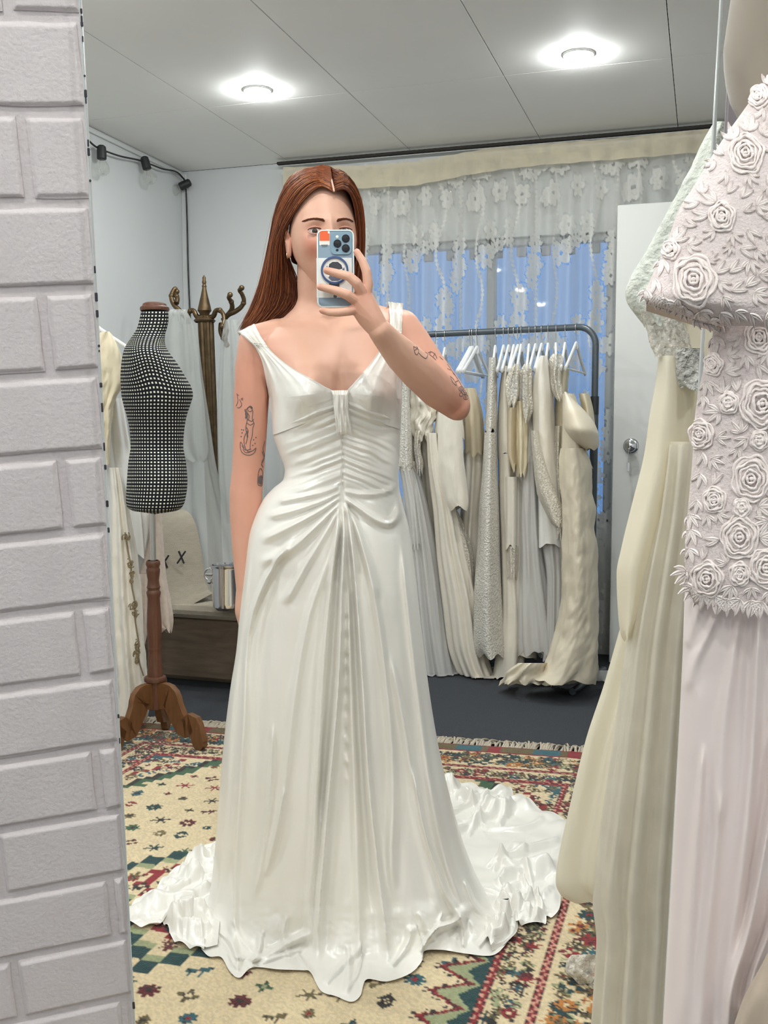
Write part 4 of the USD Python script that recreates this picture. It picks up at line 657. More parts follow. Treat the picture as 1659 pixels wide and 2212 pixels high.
trunk = m3.Manifold.batch_boolean([man(torso), larm, rup, relb, rfore, neckm, lhand, shl, shr], m3.OpType.Add).refine_to_length(.007); tt_ = tri(trunk); trimesh.smoothing.filter_taubin(tt_, .5, .53, 60)
hd_ = m3.Manifold.batch_boolean([man(tt_), man(head)] + ears, m3.OpType.Add).refine_to_length(.006); tb = tri(hd_); trimesh.smoothing.filter_taubin(tb, .5, .53, 8)
hand = m3.Manifold.batch_boolean([palm] + fingers, m3.OpType.Add).refine_to_length(.003); th_ = tri(hand); trimesh.smoothing.filter_taubin(th_, .5, .53, 10)
try:
    full = man(tb) + man(th_); sk = tri(full)
except Exception: sk = trimesh.util.concatenate([tb, th_])
_w = ATH(812, 702, H0 - .268); _s = sk.copy(); trimesh.smoothing.filter_taubin(_s, .5, .53, 24); _k = np.exp(-(np.linalg.norm(sk.vertices - _w, axis=1) / .028)**4)[:, None]; sk.vertices = sk.vertices * (1 - _k) + _s.vertices * _k
# skin tone per vertex: flush on cheek, knuckles, elbow; lips
SK = np.array(s2l((219, 173, 149))); PK = np.array(s2l((194, 116, 92))); V = np.array(sk.vertices)
def near(p, r): return np.exp(-(np.linalg.norm(V - p, axis=1) / r)**2)
w = np.zeros(len(V)); cheek = headpt(-.040, -.030, .082); w += .70 * near(cheek, .036) + .6 * near(headpt(.04, -.03, .08), .034) + .5 * near(headpt(0, -.036, .12), .014) + .4 * near(ears and headpt(-.078, -.004, -.012), .03)
w += .5 * near(B(985, 880, .08), .05) + .35 * near(B(560, 980, .0), .12) + .25 * near(B(528, 1180, .02), .09) + .3 * near(B(900, 720, .03), .09) + .35 * near(B(930, 800, .1), .08) + .3 * near(B(540, 780, .02), .09) + .15 * near(B(530, 1080, .02), .09)
for p in fing: w += .45 * near(B(*p[-1][:3]), .012) + .3 * near(B(*p[0][:3]), .012)
w += .22 * near(B(790, 670, .28), .05) + .25 * near(B(515, 860, 0), .1); w += .8 * near(headpt(0, -.068, .095), .016)
w = np.clip(w + .12 * (meshkit.fbm(V * 28, 3, 5) - .5), 0, .8)[:, None]; colv = SK * (1 - w) + PK * w
m_skin = M('skin', (1, 1, 1), .48, .4, attr='Cd')
skin_path = bride.add('skin', (V, np.array(sk.faces)), m_skin, color=colv)
caster = trimesh.ray.ray_pyembree.RayMeshIntersector(sk) if hasattr(trimesh.ray, 'ray_pyembree') else sk.ray
def cast(rc, x, y, pull=0.0, mesh_=None):
    x, y = np.ravel(x).astype(float), np.ravel(y).astype(float); r = ray(x, y); r = r / np.linalg.norm(r, axis=1, keepdims=True)
    loc, ir, _ = rc.intersects_location(np.tile(CAM, (len(x), 1)), r, multiple_hits=False); out = np.full((len(x), 3), np.nan); out[ir] = loc - r[ir] * pull; return out
# ---- face details
m_eyew = M('eye_white', s2l((226, 220, 216)), .2, .6); m_iris = M('iris', s2l((70, 46, 32)), .15, .6); m_hairdk = M('brow_hair', s2l((92, 52, 36)), .6, .2); m_lip = M('lip', s2l((186, 104, 98)), .45)
for s in (-1, 1):
    o = headpt(s * .031, .0005, .0735); ey = bride.add('eye', tri(ball(o, .0118)), m_eyew, smooth=True)
    dv = CAM - o; dv /= np.linalg.norm(dv); dv = dv * .85 + (headpt(0, 0, 1) - headpt(0, 0, 0)) * .15; dv /= np.linalg.norm(dv)
    e1 = np.cross(dv, [0, 0, 1]); e1 /= np.linalg.norm(e1); e2 = np.cross(e1, dv); pr = [(.0001, .01195), (.0055, .0108), (.0058, .0102)]; lv, lf = lathe(pr, 24); bride.add('iris', (o + lv @ np.array([e1, e2, dv]), lf), m_iris, parent=ey)
    pv, pf = lathe([(.0001, .0124), (.0026, .0121), (.0028, .0112)], 20); bride.add('pupil', (o + pv @ np.array([e1, e2, dv]), pf), m_blk, parent=ey)
    t = np.linspace(-1, 1, 16); X_ = s * .031 + .0155 * t
    up = headpt(X_, .0005 + .0072 * np.sqrt(1 - (t * .97)**2), .0838 - .0035 * t**2 - .0008); bride.add('upper_lid', tubes(up, .0024 * (1 - .5 * t**2), 8), m_skin_lid if 'm_skin_lid' in globals() else M('eyelid', s2l((196, 140, 122)), .5))
    bride.add('lashes', tubes(headpt(X_ * 1.0, .0002 + .0052 * np.sqrt(1 - (t * .97)**2), .0853 - .0035 * t**2), .0009, 6), m_hairdk)
    bride.add('lower_lid', tubes(headpt(X_, -.0005 - .0058 * np.sqrt(1 - (t * .97)**2), .0832 - .003 * t**2), .0018 * (1 - .5 * t**2), 8), M('eyelid', s2l((196, 140, 122)), .5))
    bx = np.linspace(.012, .050, 40); L = []; r_ = np.random.default_rng(8)
    for k in range(130):
        b0 = r_.uniform(.012, .049); z0 =   .0185 + .0045 * math.sin((b0 - .012) / .038 * 2.4) + r_.uniform(-.0026, .0022) * (1 - (b0 - .012) / .055); p0 = headpt(s * b0, z0, .2); p1 = headpt(s * (b0 + .006), z0 + .0018, .2); L.append((p0, p1))
    L = np.array(L); nrm = headpt(0, 0, 0) - headpt(0, 0, 1); hits = []
    rc0 = trimesh.ray.ray_triangle.RayMeshIntersector(head) if False else head.ray
    for e in (0, 1):
        loc, ir, _ = rc0.intersects_location(L[:, e], np.tile(nrm, (len(L), 1)), multiple_hits=False); h_ = np.full((len(L), 3), np.nan); h_[ir] = loc - nrm * .0009; hits.append(h_)
    ok = ~(np.isnan(hits[0]).any(1) | np.isnan(hits[1]).any(1)); bride.add('eyebrow', tubes(np.stack([hits[0][ok], (hits[0][ok] + hits[1][ok]) / 2 - nrm * .0003, hits[1][ok]], 1), np.array([.0006, .0008, .0003]), 4), m_hairdk, kind='stuff')
t = np.linspace(-1, 1, 22); bride.add('lips', cat(tubes(headpt(.023 * t, -.0635 + .003 * np.abs(t) - .002 * (np.abs(t) < .15) - .003 * t**2, .1015 - .011 * t**2), .0036 * np.sqrt(1.02 - t**2), 8), tubes(headpt(.022 * t, -.0715 + .004 * t**2, .1005 - .012 * t**2), .0044 * np.sqrt(1.02 - t**2), 8)), m_lip, smooth=True)
er_ = np.linspace(0, 2 * np.pi, 20); eo = headpt(-.0775, -.034, -.008); bride.add('earring', tubes(eo + .0065 * (RT * np.cos(er_)[:, None] * .35 + zz * np.sin(er_)[:, None] + FH * np.cos(er_)[:, None] * .9), .0009, 6), M('gold', (.75, .55, .3), .25, metal=1.0))
# ---- nails
m_nail = M('nail', s2l((224, 160, 146)), .25, .6)
for p in fing[:4]:
    a, b = B(*p[-2][:3]), B(*p[-1][:3]); d = (b - a) / np.linalg.norm(b - a); vw = CAM - b; vw /= np.linalg.norm(vw); sd_ = np.cross(d, vw); sd_ /= np.linalg.norm(sd_); up_ = np.cross(sd_, d)
    if p is fing[0]: up_ = (up_ + sd_ * .9) / 1.35; sd_ = np.cross(d, up_)
    u, v_ = np.meshgrid(np.linspace(-1, 1, 7), np.linspace(0, 1, 6)); r_ = p[-1][3]
    bride.add('nail', grid(b - d * .004 + d * (v_[..., None] * .0095) + sd_ * (np.sin(u * 1.0) * r_ * .72)[..., None] + up_ * (np.cos(u * 1.0) * r_ * 1.02 - .0008 * v_ - .0015 * v_**3)[..., None]), m_nail, smooth=True)
# ---- hair: an underlying mass and several thousand strands swept from the parting
cL = [[(712, 397, .06), (670, 396, .06), (634, 432, .035), (612, 490, -.005), (618, 560, -.03), (638, 612, -.04), (634, 664, -.045), (580, 704, -.055)],
      [(718, 413, .085), (690, 402, .088), (660, 424, .08), (632, 462, .055), (606, 508, .012), (600, 580, -.02), (592, 650, -.04), (548, 706, -.05)],
      [(716, 398, .075), (680, 385, .075), (640, 409, .06), (611, 458, .03), (594, 520, -.005), (585, 600, -.03), (568, 668, -.05), (534, 710, -.058)],
      [(713, 382, .05), (674, 369, .045), (626, 396, .02), (600, 450, -.01), (586, 530, -.035), (569, 610, -.055), (546, 672, -.065), (522, 714, -.07)],
      [(708, 370, 0), (668, 363, -.01), (624, 388, -.04), (606, 458, -.07), (595, 560, -.085), (584, 640, -.09), (556, 700, -.095), (528, 722, -.095)]]
cR = [[(722, 413, .086), (746, 407, .084), (763, 432, .066), (771, 475, .042), (773, 530, .02), (768, 590, .005), (762, 650, -.02), (758, 690, -.05)],
      [(720, 397, .07), (748, 389, .06), (774, 428, .03), (781, 480, .0), (780, 540, -.02), (775, 600, -.03), (768, 660, -.045), (760, 700, -.06)],
      [(716, 378, .04), (746, 376, .03), (772, 413, -.02), (784, 470, -.05), (782, 540, -.07), (777, 600, -.08), (770, 660, -.085), (760, 710, -.09)],
      [(708, 368, 0), (736, 368, -.03), (765, 405, -.08), (775, 470, -.1), (772, 560, -.11), (766, 620, -.11), (756, 680, -.11), (748, 720, -.11)]]
hr = np.random.default_rng(12); NP = 18
def flow(G, n, spread, jit):
    C = np.array([curve(g_, NP) for g_ in G]); s = hr.random(n) * (len(G) - 1); i = np.minimum(s.astype(int), len(G) - 2); t = (s - i)[:, None, None]; L = C[i] * (1 - t) + C[i + 1] * t
    k = np.linspace(0, 1, NP)[None, :, None]; lock = hr.integers(0, 40, n); lo = hr.normal(0, 1, (40, 1, 3)); L = L + lo[lock] * np.array([4.5, 2, .006]) * spread * k**1.3 + hr.normal(0, 1, (n, 1, 3)) * np.array([2.2, 1.6, .004]) * jit * (.25 + k)
    ph = lo[lock][:, :, :1] * 3; L = L + np.array([1.6, 0, .002]) * np.sin(k * 7 + ph) * k * spread
    cut = np.ones((n, 1)) - hr.random((n, 1)) * .12; kk = np.linspace(0, 1, NP)[None] * cut; idx = kk * (NP - 1); a = np.floor(idx).astype(int).clip(0, NP - 2); fr_ = (idx - a)[..., None]; L = np.take_along_axis(L, a[..., None], 1) * (1 - fr_) + np.take_along_axis(L, a[..., None] + 1, 1) * fr_
    P = B(L[..., 0], L[..., 1], L[..., 2]); d = P - HCW; loc = np.stack([d @ RT, d[..., 2], -(d @ FH)], -1); e = loc / np.array([.0745, .147, .100]); rr = np.linalg.norm(e, axis=-1, keepdims=True)
    loc = np.where((rr < 1.0) & (loc[..., 1:2] > -.05), loc / np.maximum(rr, .2) * (1.0 + .03 * hr.random((n, 1, 1))), loc); return HCW + loc[..., :1] * RT + loc[..., 1:2] * zz - loc[..., 2:] * FH
m_hair = [usdkit.material(stage, f'/World/Looks/red_hair_{i}', {'p': ('principled_bsdf', dict(base_color=s2l(c), roughness=.40, specular_ior_level=.55, specular_tint=(1, .8, .62)))}, [], surface='p.BSDF') for i, c in enumerate([(118, 62, 38), (86, 44, 28), (158, 92, 52)])]
hair = bride.add('hair', cat(*[(lambda C: grid(B(C[..., 0], C[..., 1], C[..., 2] - .006)))(np.array([curve(g_, 30) for g_ in curve(np.array(G).reshape(len(G), -1), 24).reshape(24, 8, 3)])) for G in (cL, cR)]), M('hair_mass', s2l((92, 42, 24)), .6, .2), smooth=True, label='long straight centre-parted red hair')
sc_ = ico.vertices * np.array([.0735, 1, 1]); cap = np.stack([D[:, 0] * .0735, D[:, 2] * .1445, -D[:, 1] * .098], 1); keep = ~((cap[:, 2] > .012) & (cap[:, 1] < .104)) & (cap[:, 1] > -.05); fk = ico.faces[keep[ico.faces].all(1)]; ui, fk = np.unique(fk, return_inverse=True); fk = fk.reshape(-1, 3); cap = cap[ui]
bride.add('scalp_hair', (HCW + cap[:, :1] * RT + cap[:, 1:2] * zz - cap[:, 2:] * FH, fk), M('hair_mass'), parent=hair, smooth=True)
for i, (n, sp, jt) in enumerate([(2600, 1.0, 1.0), (1900, 1.0, 1.1), (1000, 1.0, 1.3)]):
    L = np.concatenate([flow(cL, int(n * .68), sp, jt), flow(cR, int(n * .32), sp * .5, jt)]); bride.add('strands', tubes(L, np.concatenate([np.linspace(.0008, .0007, NP - 4), [.0006, .0005, .0004, .0002]]), 3, False), m_hair[i], parent=hair, smooth=True, kind='stuff')
pl_c = curve([(722, 414, .091), (718, 397, .080), (714, 382, .058), (709, 371, .02)], 24); sc_p = B(pl_c[:, 0], pl_c[:, 1], pl_c[:, 2]); d_ = sc_p - HCW; sc_p = HCW + d_ * 1.0; bride.add('parting', tubes(sc_p, .0022, 6), M('scalp', s2l((214, 170, 152)), .6), parent=hair, smooth=True)
fly = flow([cL[2], cL[3]], 36, 2.6, 2.6); bride.add('strands', tubes(fly, .00022, 3, False), m_hair[2], parent=hair, kind='stuff')
# ---- tattoos: fine dark lines lying on the skin
m_ink = M('tattoo_ink', s2l((112, 98, 96)), .7, .2)
def ink(name, lines, w=.0008):
    L = []
    for ln in lines:
        lw = w
        if isinstance(ln, tuple): ln, lw = ln
        ln = np.asarray(ln, float); c_ = curve(ln, max(6, int(np.linalg.norm(np.diff(ln, axis=0), axis=1).sum() / 1.6)))
        h_ = cast(caster, c_[:, 0], c_[:, 1], .0003); h_ = h_[~np.isnan(h_).any(1)]
        if len(h_) > 2: L.append(tubes(h_, lw * np.concatenate([[.5], np.ones(len(h_) - 2), [.5]]), 5))
    if L: bride.add(name, cat(*L), m_ink, parent=skin_path)
def circ(x, y, r, k=10, sx=1.0): a = np.linspace(0, 2 * np.pi, k); return np.column_stack([x + r * sx * np.cos(a), y + r * np.sin(a)])
fig = [[(533, 884), (530, 895), (534, 905), (531, 925), (534, 945), (531, 960)], [(541, 880), (546, 888), (545, 905), (549, 915), (546, 925), (545, 940), (541, 955), (540, 972)], circ(540, 884, 5), [(529, 890), (534, 882), (541, 877), (546, 882)], [(534, 905), (543, 910), (549, 905)], [(532, 912), (540, 918), (548, 914)], [(531, 935), (527, 950), (530, 968), (536, 975)], [(528, 968), (520, 955), (519, 965), (522, 976), (530, 982), (540, 983), (549, 978), (553, 968), (545, 974), (534, 976)], [(522, 962), (530, 972), (543, 970)], [(524, 970), (532, 978), (546, 974)], [(533, 890), (538, 898), (536, 908)], [(531, 922), (536, 930), (534, 942)]] + [circ(x, y, .9, 5) for x, y in [(523, 935), (521, 943), (526, 929), (548, 950), (551, 958), (546, 962), (553, 945), (522, 928)]]
ink('tattoo', fig + [([(531, 886), (534, 894), (533, 903)], .0018), ([(529, 884), (532, 893), (531, 904)], .0018), ([(533, 930), (535, 945)], .0018)], .0008)
ink('tattoo', [[(512, 852), (514, 866), (510, 878)], [(517, 862), (522, 874), (517, 881), (512, 880)], circ(523, 862, 2, 6), [(511, 850), (516, 855)]])
ink('tattoo', [[(572, 952), (568, 970), (571, 985), (565, 1000), (568, 1010)], [(566, 975), (570, 990), (564, 1005)], [(558, 1022), (557, 1045), (562, 1049), (566, 1047), (567, 1020), (562, 1012), (558, 1022)], ([(559, 1030), (560, 1042), (564, 1044), (566, 1030), (560, 1030)], .0026), ([(562, 1028), (563, 1042)], .0026)], .0012)
ink('tattoo', [[(893, 748), (896, 762), (901, 766), (904, 756), (893, 748)], [(895, 757), (902, 752), (899, 748)], [(904, 762), (912, 770), (920, 774), (924, 766), (918, 760)], [(924, 762), (932, 760), (940, 766), (944, 775)], [(928, 766), (936, 772), (942, 778)], [(930, 758), (928, 766)], [(940, 762), (936, 770)], [(949, 770), (957, 778)]])
fl_ = [[(966, 786), (974, 798), (984, 812), (996, 832), (1004, 852)], [(972, 812), (978, 826), (986, 832), (980, 820), (972, 812)], [(974, 800), (966, 796)], [(984, 812), (978, 806)], [(990, 822), (982, 826)], [(996, 832), (1004, 828)]] + [circ(x, y, r, 9) for x, y, r in [(996, 840, 5), (1003, 846, 6), (1006, 858, 5), (996, 852, 4), (988, 806, 3), (1010, 850, 4)]] + [circ(x, y, r, 7) for x, y, r in [(1003, 846, 2.5), (996, 840, 2), (1006, 858, 2)]]
ink('tattoo', fl_)
# ================================================================ phone in her hand
TL, TR_, BL, BR = ATH(682.5, 497.5, H0 - QP + .012), ATH(766, 497.5, H0 - QP + .012), ATH(688, 665, H0 - QP + .004), ATH(764, 664, H0 - QP + .004)
po = (TL + TR_ + BL + BR) / 4; pu = (TR_ + BR - TL - BL); pw_ = np.linalg.norm(pu) / 4; pu = pu / np.linalg.norm(pu); pv = (TL + TR_ - BL - BR); pv -= pu * (pv @ pu); ph_ = np.linalg.norm(pv) / 4; pv /= np.linalg.norm(pv); pn = np.cross(pu, pv); pn = pn if pn @ FH < 0 else -pn    # out of the phone's back, to the mirror
def plate(cx, cy, hw_, hh_, r, z0, z1, bev=.0008):
    from shapely.geometry import box as sbox
    a = sbox(-hw_ + r, -hh_ + r, hw_ - r, hh_ - r).buffer(r, quad_segs=8) if r > 0 else sbox(-hw_, -hh_, hw_, hh_)
    m = trimesh.creation.extrude_polygon(a, z1 - z0, engine='earcut'); v = np.array(m.vertices) + [cx, cy, z0]; return po + v[:, :1] * pu + v[:, 1:2] * pv + v[:, 2:] * pn, np.array(m.faces)
def pdisc(cx, cy, prof, k=28): v, f = lathe(prof, k, (cx, cy, 0)); return po + v[:, :1] * pu + v[:, 1:2] * pv + v[:, 2:] * pn, f
def pt(x, y): r = ray(x, y); d = CAM + r * (((po + pn * .004 - CAM) @ pn) / (r @ pn)) - po; return float(d @ pu), float(d @ pv)
pw_, ph_ = pw_, ph_
phone = Thing('mobile_phone', 'grey blue phone in a clear case with an orange sticker before the face', 'phone', po)
W2, H2 = pw_, ph_
phone.add('body', plate(0, 0, W2 - .002, H2 - .002, .010, -.004, .0036), M('phone_blue', s2l((126, 148, 162)), .35, .5))
phone.add('screen', plate(0, 0, W2 - .003, H2 - .003, .009, -.0046, -.0039), m_blk)
from shapely.geometry import box as sbox
ringp = sbox(-W2 + .011, -H2 + .011, W2 - .011, H2 - .011); cm = trimesh.creation.extrude_polygon(ringp.buffer(.0112, quad_segs=8).difference(ringp.buffer(.0088, quad_segs=8)), .0098, engine='earcut'); cv_ = np.array(cm.vertices) + [0, 0, -.0052]
phone.add('case', (po + cv_[:, :1] * pu + cv_[:, 1:2] * pv + cv_[:, 2:] * pn, np.array(cm.faces)), M('clear_case', s2l((214, 226, 224)), .25, .5))
bx_, by_ = pt(737, 527); bump_ = phone.add('camera_bump', plate(bx_, by_, .0195, .0200, .008, .0036, .0062), M('phone_bump', s2l((120, 148, 164)), .25, .55))
for x, y in [(729, 527), (747, 516), (747, 537)]:
    cx_p, cy_p = pt(x, y); ln = phone.add('lens', pdisc(cx_p, cy_p, [(.0075, .006), (.0075, .0078), (.0068, .0082), (.0062, .0076), (.0001, .0074)]), M('lens_glass', s2l((18, 22, 28)), .08, .8), parent=bump_)
cx_p, cy_p = pt(728.5, 512); phone.add('flash', pdisc(cx_p, cy_p, [(.0028, .006), (.0028, .0068), (.0001, .0070)], 18), M('flash_white', s2l((224, 220, 206)), .3), parent=bump_)
cx_p, cy_p = pt(728.5, 541); phone.add('sensor', pdisc(cx_p, cy_p, [(.0026, .006), (.0026, .0066), (.0001, .0067)], 18), M('lens_glass'), parent=bump_)
a_, b_ = pt(701, 512.5); st = phone.add('sticker', plate(a_, b_, .0098, .0150, .001, .0036, .0040), M('sticker_white', s2l((226, 222, 212)), .6)); a2, b2 = pt(701, 507.5)
from shapely.geometry import Polygon
pg = Polygon([(-.0094, -.011), (.0094, -.011), (.0094, .002), (.006, .0035), (.0062, .0065), (.003, .008), (.003, .0105), (-.0094, .0105)]); pm = trimesh.creation.extrude_polygon(pg, .0003, engine='earcut'); q = np.array(pm.vertices) + [a2, b2 , .0039]
phone.add('orange_print', (po + q[:, :1] * pu + q[:, 1:2] * pv + q[:, 2:] * pn, np.array(pm.faces)), M('orange', s2l((226, 92, 32)), .5), parent=st)
for k, l in ((0, .0062), (1, .0052)): a3, b3 = pt(701, 529.2 + 3 * k); phone.add('print_line', plate(a3, b3, l, .0006, 0, .0039, .0042), M('ink_grey', s2l((110, 108, 108)), .6), parent=st)
a_, b_ = pt(722, 600); card = phone.add('card', plate(a_, b_, .0335, .0375, .001, .0036, .0039), M('card_white', s2l((222, 222, 216)), .6))
a_, b_ = pt(723, 584); m_ring = M('ring_blue', s2l((52, 76, 122)), .45)
phone.add('grip_ring', pdisc(a_, b_, [(.0262, .0038), (.0262, .0066), (.0225, .0066), (.0225, .0038), (.0262, .0038)], 48), m_ring)
phone.add('ring_hinge', plate(a_ - .001, b_ - .0285, .0095, .0036, .001, .0038, .0062), m_blk)
for poly_, mt in [([(-.012, .004), (-.010, .012), (-.004, .016), (.006, .016), (.013, .010), (.015, .003), (.004, .001), (-.006, .001)], 'print_dark'), ([(-.012, -.014), (-.008, -.006), (-.004, -.012), (.001, -.004), (.006, -.012), (.010, -.006), (.014, -.016), (.006, -.020), (-.006, -.020)], 'print_slate'), ([(-.019, .004), (-.012, .002), (-.014, .009)], 'print_slate'), ([(.018, .006), (.013, .000), (.019, -.001)], 'print_slate')]:
    pm = trimesh.creation.extrude_polygon(Polygon(poly_), .0003, engine='earcut'); q = np.array(pm.vertices) + [a_, b_, .0038]; phone.add('card_print', (po + q[:, :1] * pu + q[:, 1:2] * pv + q[:, 2:] * pn, np.array(pm.faces)), M(mt, s2l((52, 54, 62) if mt == 'print_dark' else (98, 102, 116)), .6), parent=card)
a_, b_ = pt(724, 640); phone.add('print_dot', pdisc(a_, b_, [(.0034, .0037), (.0034, .0041), (.0001, .0041)], 18), M('print_slate'), parent=card)
# ================================================================ the wedding gown (clothing of the bride)
m_gown = M('gown_satin', s2l((238, 235, 226)), .27, .95, sheen=.15)
_bm = m3.Manifold.batch_boolean([man(torso), larm, rup, neckm, shl, shr], m3.OpType.Add).refine_to_length(.007); TOR = tri(_bm); trimesh.smoothing.filter_taubin(TOR, .5, .53, 60)
def torso_q(x, y, dflt=0.0):
    h_ = cast(TOR.ray, x, y); q = H0 - (h_ - CAM) @ FH; return np.where(np.isnan(q), dflt, q).reshape(np.shape(x))
def folds(X, Y, lst):
    """sum of raised (or sunk) folds along pixel polylines: (points, height in m, half width in px[, sharpness])"""
    out = np.zeros_like(X)
    for pts, amp, w in lst:
        c = curve(pts, 22); a, b = c[:-1], c[1:]; best = np.full(X.shape, 1e9); par = np.zeros_like(X)
        bb = (X > c[:, 0].min() - 5 * w) & (X < c[:, 0].max() + 5 * w) & (Y > c[:, 1].min() - 4 * w) & (Y < c[:, 1].max() + 4 * w); x, y = X[bb], Y[bb]; bs, ps = np.full(x.shape, 1e9), np.zeros(x.shape)
        for i in range(len(a)):
            d = b[i] - a[i]; t = np.clip(((x - a[i, 0]) * d[0] + (y - a[i, 1]) * d[1]) / max(d @ d, 1e-9), 0, 1); e = (x - a[i, 0] - t * d[0])**2 + (y - a[i, 1] - t * d[1])**2; m = e < bs; bs = np.where(m, e, bs); ps = np.where(m, (i + t) / len(a), ps)
        ww = w * (.55 + .75 * ps); r2 = bs / ww**2; out[bb] += amp * (np.exp(-r2) - .38 * np.exp(-r2 / 5)) * sst(0, .10, ps) * (1 - sst(.86, 1, ps))
    return out
SL = [(846, 583), (863, 587), (900, 588), (938, 590), (980, 603), (1016, 615), (1035, 612), (1055, 590), (1076, 571), (1113, 552), (1154, 538), (1239, 527), (1320, 518), (1400, 511), (1490, 497), (1616, 482), (1764, 470), (1870, 461), (1975, 446), (2060, 434), (2170, 430)]
SR = [(846, 869), (900, 866), (960, 864), (1026, 861), (1050, 862), (1076, 867), (1145, 884), (1239, 897), (1320, 906), (1355, 910), (1490, 927), (1616, 948), (1743, 978), (1861, 1016), (1945, 1058), (2010, 1098), (2030, 1110), (2170, 1120)]
fL, fR = (PchipInterpolator(*np.array(s_, float).T) for s_ in (SL, SR))
hemx = curve([(434, 2050), (452, 2066), (478, 2068), (497, 2098), (518, 2112), (545, 2090), (600, 2094), (650, 2096), (668, 2100), (690, 2140), (722, 2152), (754, 2164), (774, 2150), (786, 2116), (830, 2120), (880, 2102), (906, 2074), (912, 2054), (950, 2052), (1000, 2060), (1058, 2063), (1096, 2030), (1106, 2015)], 300)
nu, nv = 300, 430; u = np.linspace(-1, 1, nu); u = np.sin(u * np.pi / 2 * .98) / np.sin(np.pi / 2 * .98); hx = (434 + 1106) / 2 + u * (1106 - 434) / 2; hy = np.interp(hx, hemx[:, 0], hemx[:, 1])
v = np.linspace(0, 1, nv)[:, None]; ytop = 862 - 16 * (1 - np.abs(u)**1.0); Y = ytop + (hy - ytop) * v; X = lerp(fL(Y), fR(Y), (u + 1) / 2)
qc = PchipInterpolator([840, 900, 940, 1000, 1040, 1080, 1150, 1250, 1400, 1600, 1800, 1950, 2050, 2170], [.110, .106, .098, .094, .095, .104, .122, .138, .155, .180, .210, .24, .265, .29])
Q = qc(Y) * np.sqrt(np.clip(1 - u**2 * (1 - .0 * v), 0, 1))**.85 + bust(X, Y) * 1.0 * (1 - np.abs(u)**6) + .004
FO = [([(545, 1160), (518, 1400), (499, 1560), (485, 1750), (470, 1900), (452, 2030)], .012, 9), ([(640, 1150), (575, 1250), (535, 1370), (526, 1560), (514, 1750), (506, 1880), (505, 2030), (520, 2105)], .020, 11), ([(600, 1240), (572, 1380), (560, 1560), (552, 1750), (545, 1900)], -.008, 16),
 ([(738, 1092), (712, 1200), (668, 1330), (640, 1480), (620, 1640), (600, 1780), (566, 1900)], .010, 12), ([(740, 1090), (716, 1250), (700, 1420), (690, 1600), (680, 1800), (670, 1960), (668, 2090)], .018, 9), ([(742, 1090), (738, 1300), (730, 1500), (712, 1700), (699, 1850), (690, 1960), (684, 2120)], .030, 11), ([(742, 1100), (726, 1300), (712, 1500), (700, 1650), (688, 1800)], -.010, 8),
 ([(745, 1090), (752, 1280), (756, 1450), (764, 1650), (772, 1850), (776, 2000), (776, 2110)], .010, 10), ([(748, 1088), (768, 1260), (784, 1480), (796, 1680), (815, 1860), (832, 2000), (842, 2095)], .026, 11), ([(760, 1240), (770, 1450), (780, 1650), (792, 1850), (800, 2000)], -.012, 12), ([(756, 1090), (800, 1250), (826, 1400), (846, 1600), (850, 1740), (845, 1850), (850, 1960)], .014, 12),
 ([(866, 1160), (884, 1330), (904, 1500), (930, 1700), (966, 1870), (1010, 1980), (1060, 2030)], .018, 12), ([(840, 1400), (872, 1560), (900, 1740), (930, 1880), (960, 1980)], .012, 14), ([(890, 1650), (920, 1800), (960, 1920), (985, 1965), (1002, 2010)], .022, 9), ([(1002, 1900), (1030, 1960), (1085, 2005)], .014, 9), ([(590, 1560), (584, 1700), (566, 1840), (548, 1950)], .010, 9), ([(616, 1700), (596, 1800), (572, 1900)], .008, 7),
 ([(738, 1062), (690, 1085), (630, 1104), (570, 1118)], .010, 8), ([(738, 1072), (690, 1104), (630, 1136), (556, 1172)], .013, 9), ([(737, 1084), (690, 1130), (630, 1184), (556, 1222)], .014, 10), ([(737, 1090), (698, 1160), (650, 1240), (612, 1310)], .012, 10), ([(735, 1050), (690, 1066), (640, 1076), (596, 1084)], .008, 7),
 ([(742, 1074), (776, 1098), (812, 1122), (842, 1130), (862, 1108), (868, 1066)], .016, 10), ([(743, 1085), (770, 1140), (800, 1220), (820, 1300)], .010, 10), ([(742, 1060), (780, 1068), (830, 1064), (862, 1046)], .009, 8), ([(746, 1090), (762, 1160), (776, 1240)], .010, 7), ([(741, 1095), (744, 1180), (746, 1280)], .012, 6), ([(733, 1095), (722, 1180), (704, 1280)], .010, 6),
 # pooled hem: folds running round the floor
 ([(500, 2066), (560, 2070), (620, 2040), (676, 2012)], .016, 10), ([(470, 2010), (500, 2040), (520, 2095)], .018, 9), ([(540, 2090), (600, 2066), (660, 2046)], .010, 7), ([(845, 2090), (880, 2040), (890, 2000)], .014, 9), ([(905, 2060), (940, 2010), (985, 1990), (1020, 1950)], .022, 10), ([(1000, 2050), (1000, 2000), (988, 1960)], .016, 9), ([(700, 2130), (740, 2085), (785, 2040)], .010, 9), ([(1030, 2050), (1060, 2010), (1075, 1980)], .014, 8)]
hr2 = np.random.default_rng(77)
for k in range(14):
    x0 = hr2.uniform(470, 1060); y0 = float(np.interp(x0, hemx[:, 0], hemx[:, 1])) - hr2.uniform(0, 26); a0 = hr2.uniform(-.8, .8); l0 = hr2.uniform(50, 120); FO.append(([(x0, y0), (x0 + l0 * .5 * math.sin(a0) + hr2.normal(0, 6), y0 - l0 * .45 * math.cos(a0)), (x0 + l0 * math.sin(a0), y0 - l0 * math.cos(a0))][::-1], hr2.uniform(.005, .010), hr2.uniform(5, 9)))
fo = folds(X, Y, [(a_, b_ * (2.0 if a_[0][1] > 1890 else 1.6 if a_[0][1] > 1040 else 1.0), c_ * .85) for a_, b_, c_ in FO])
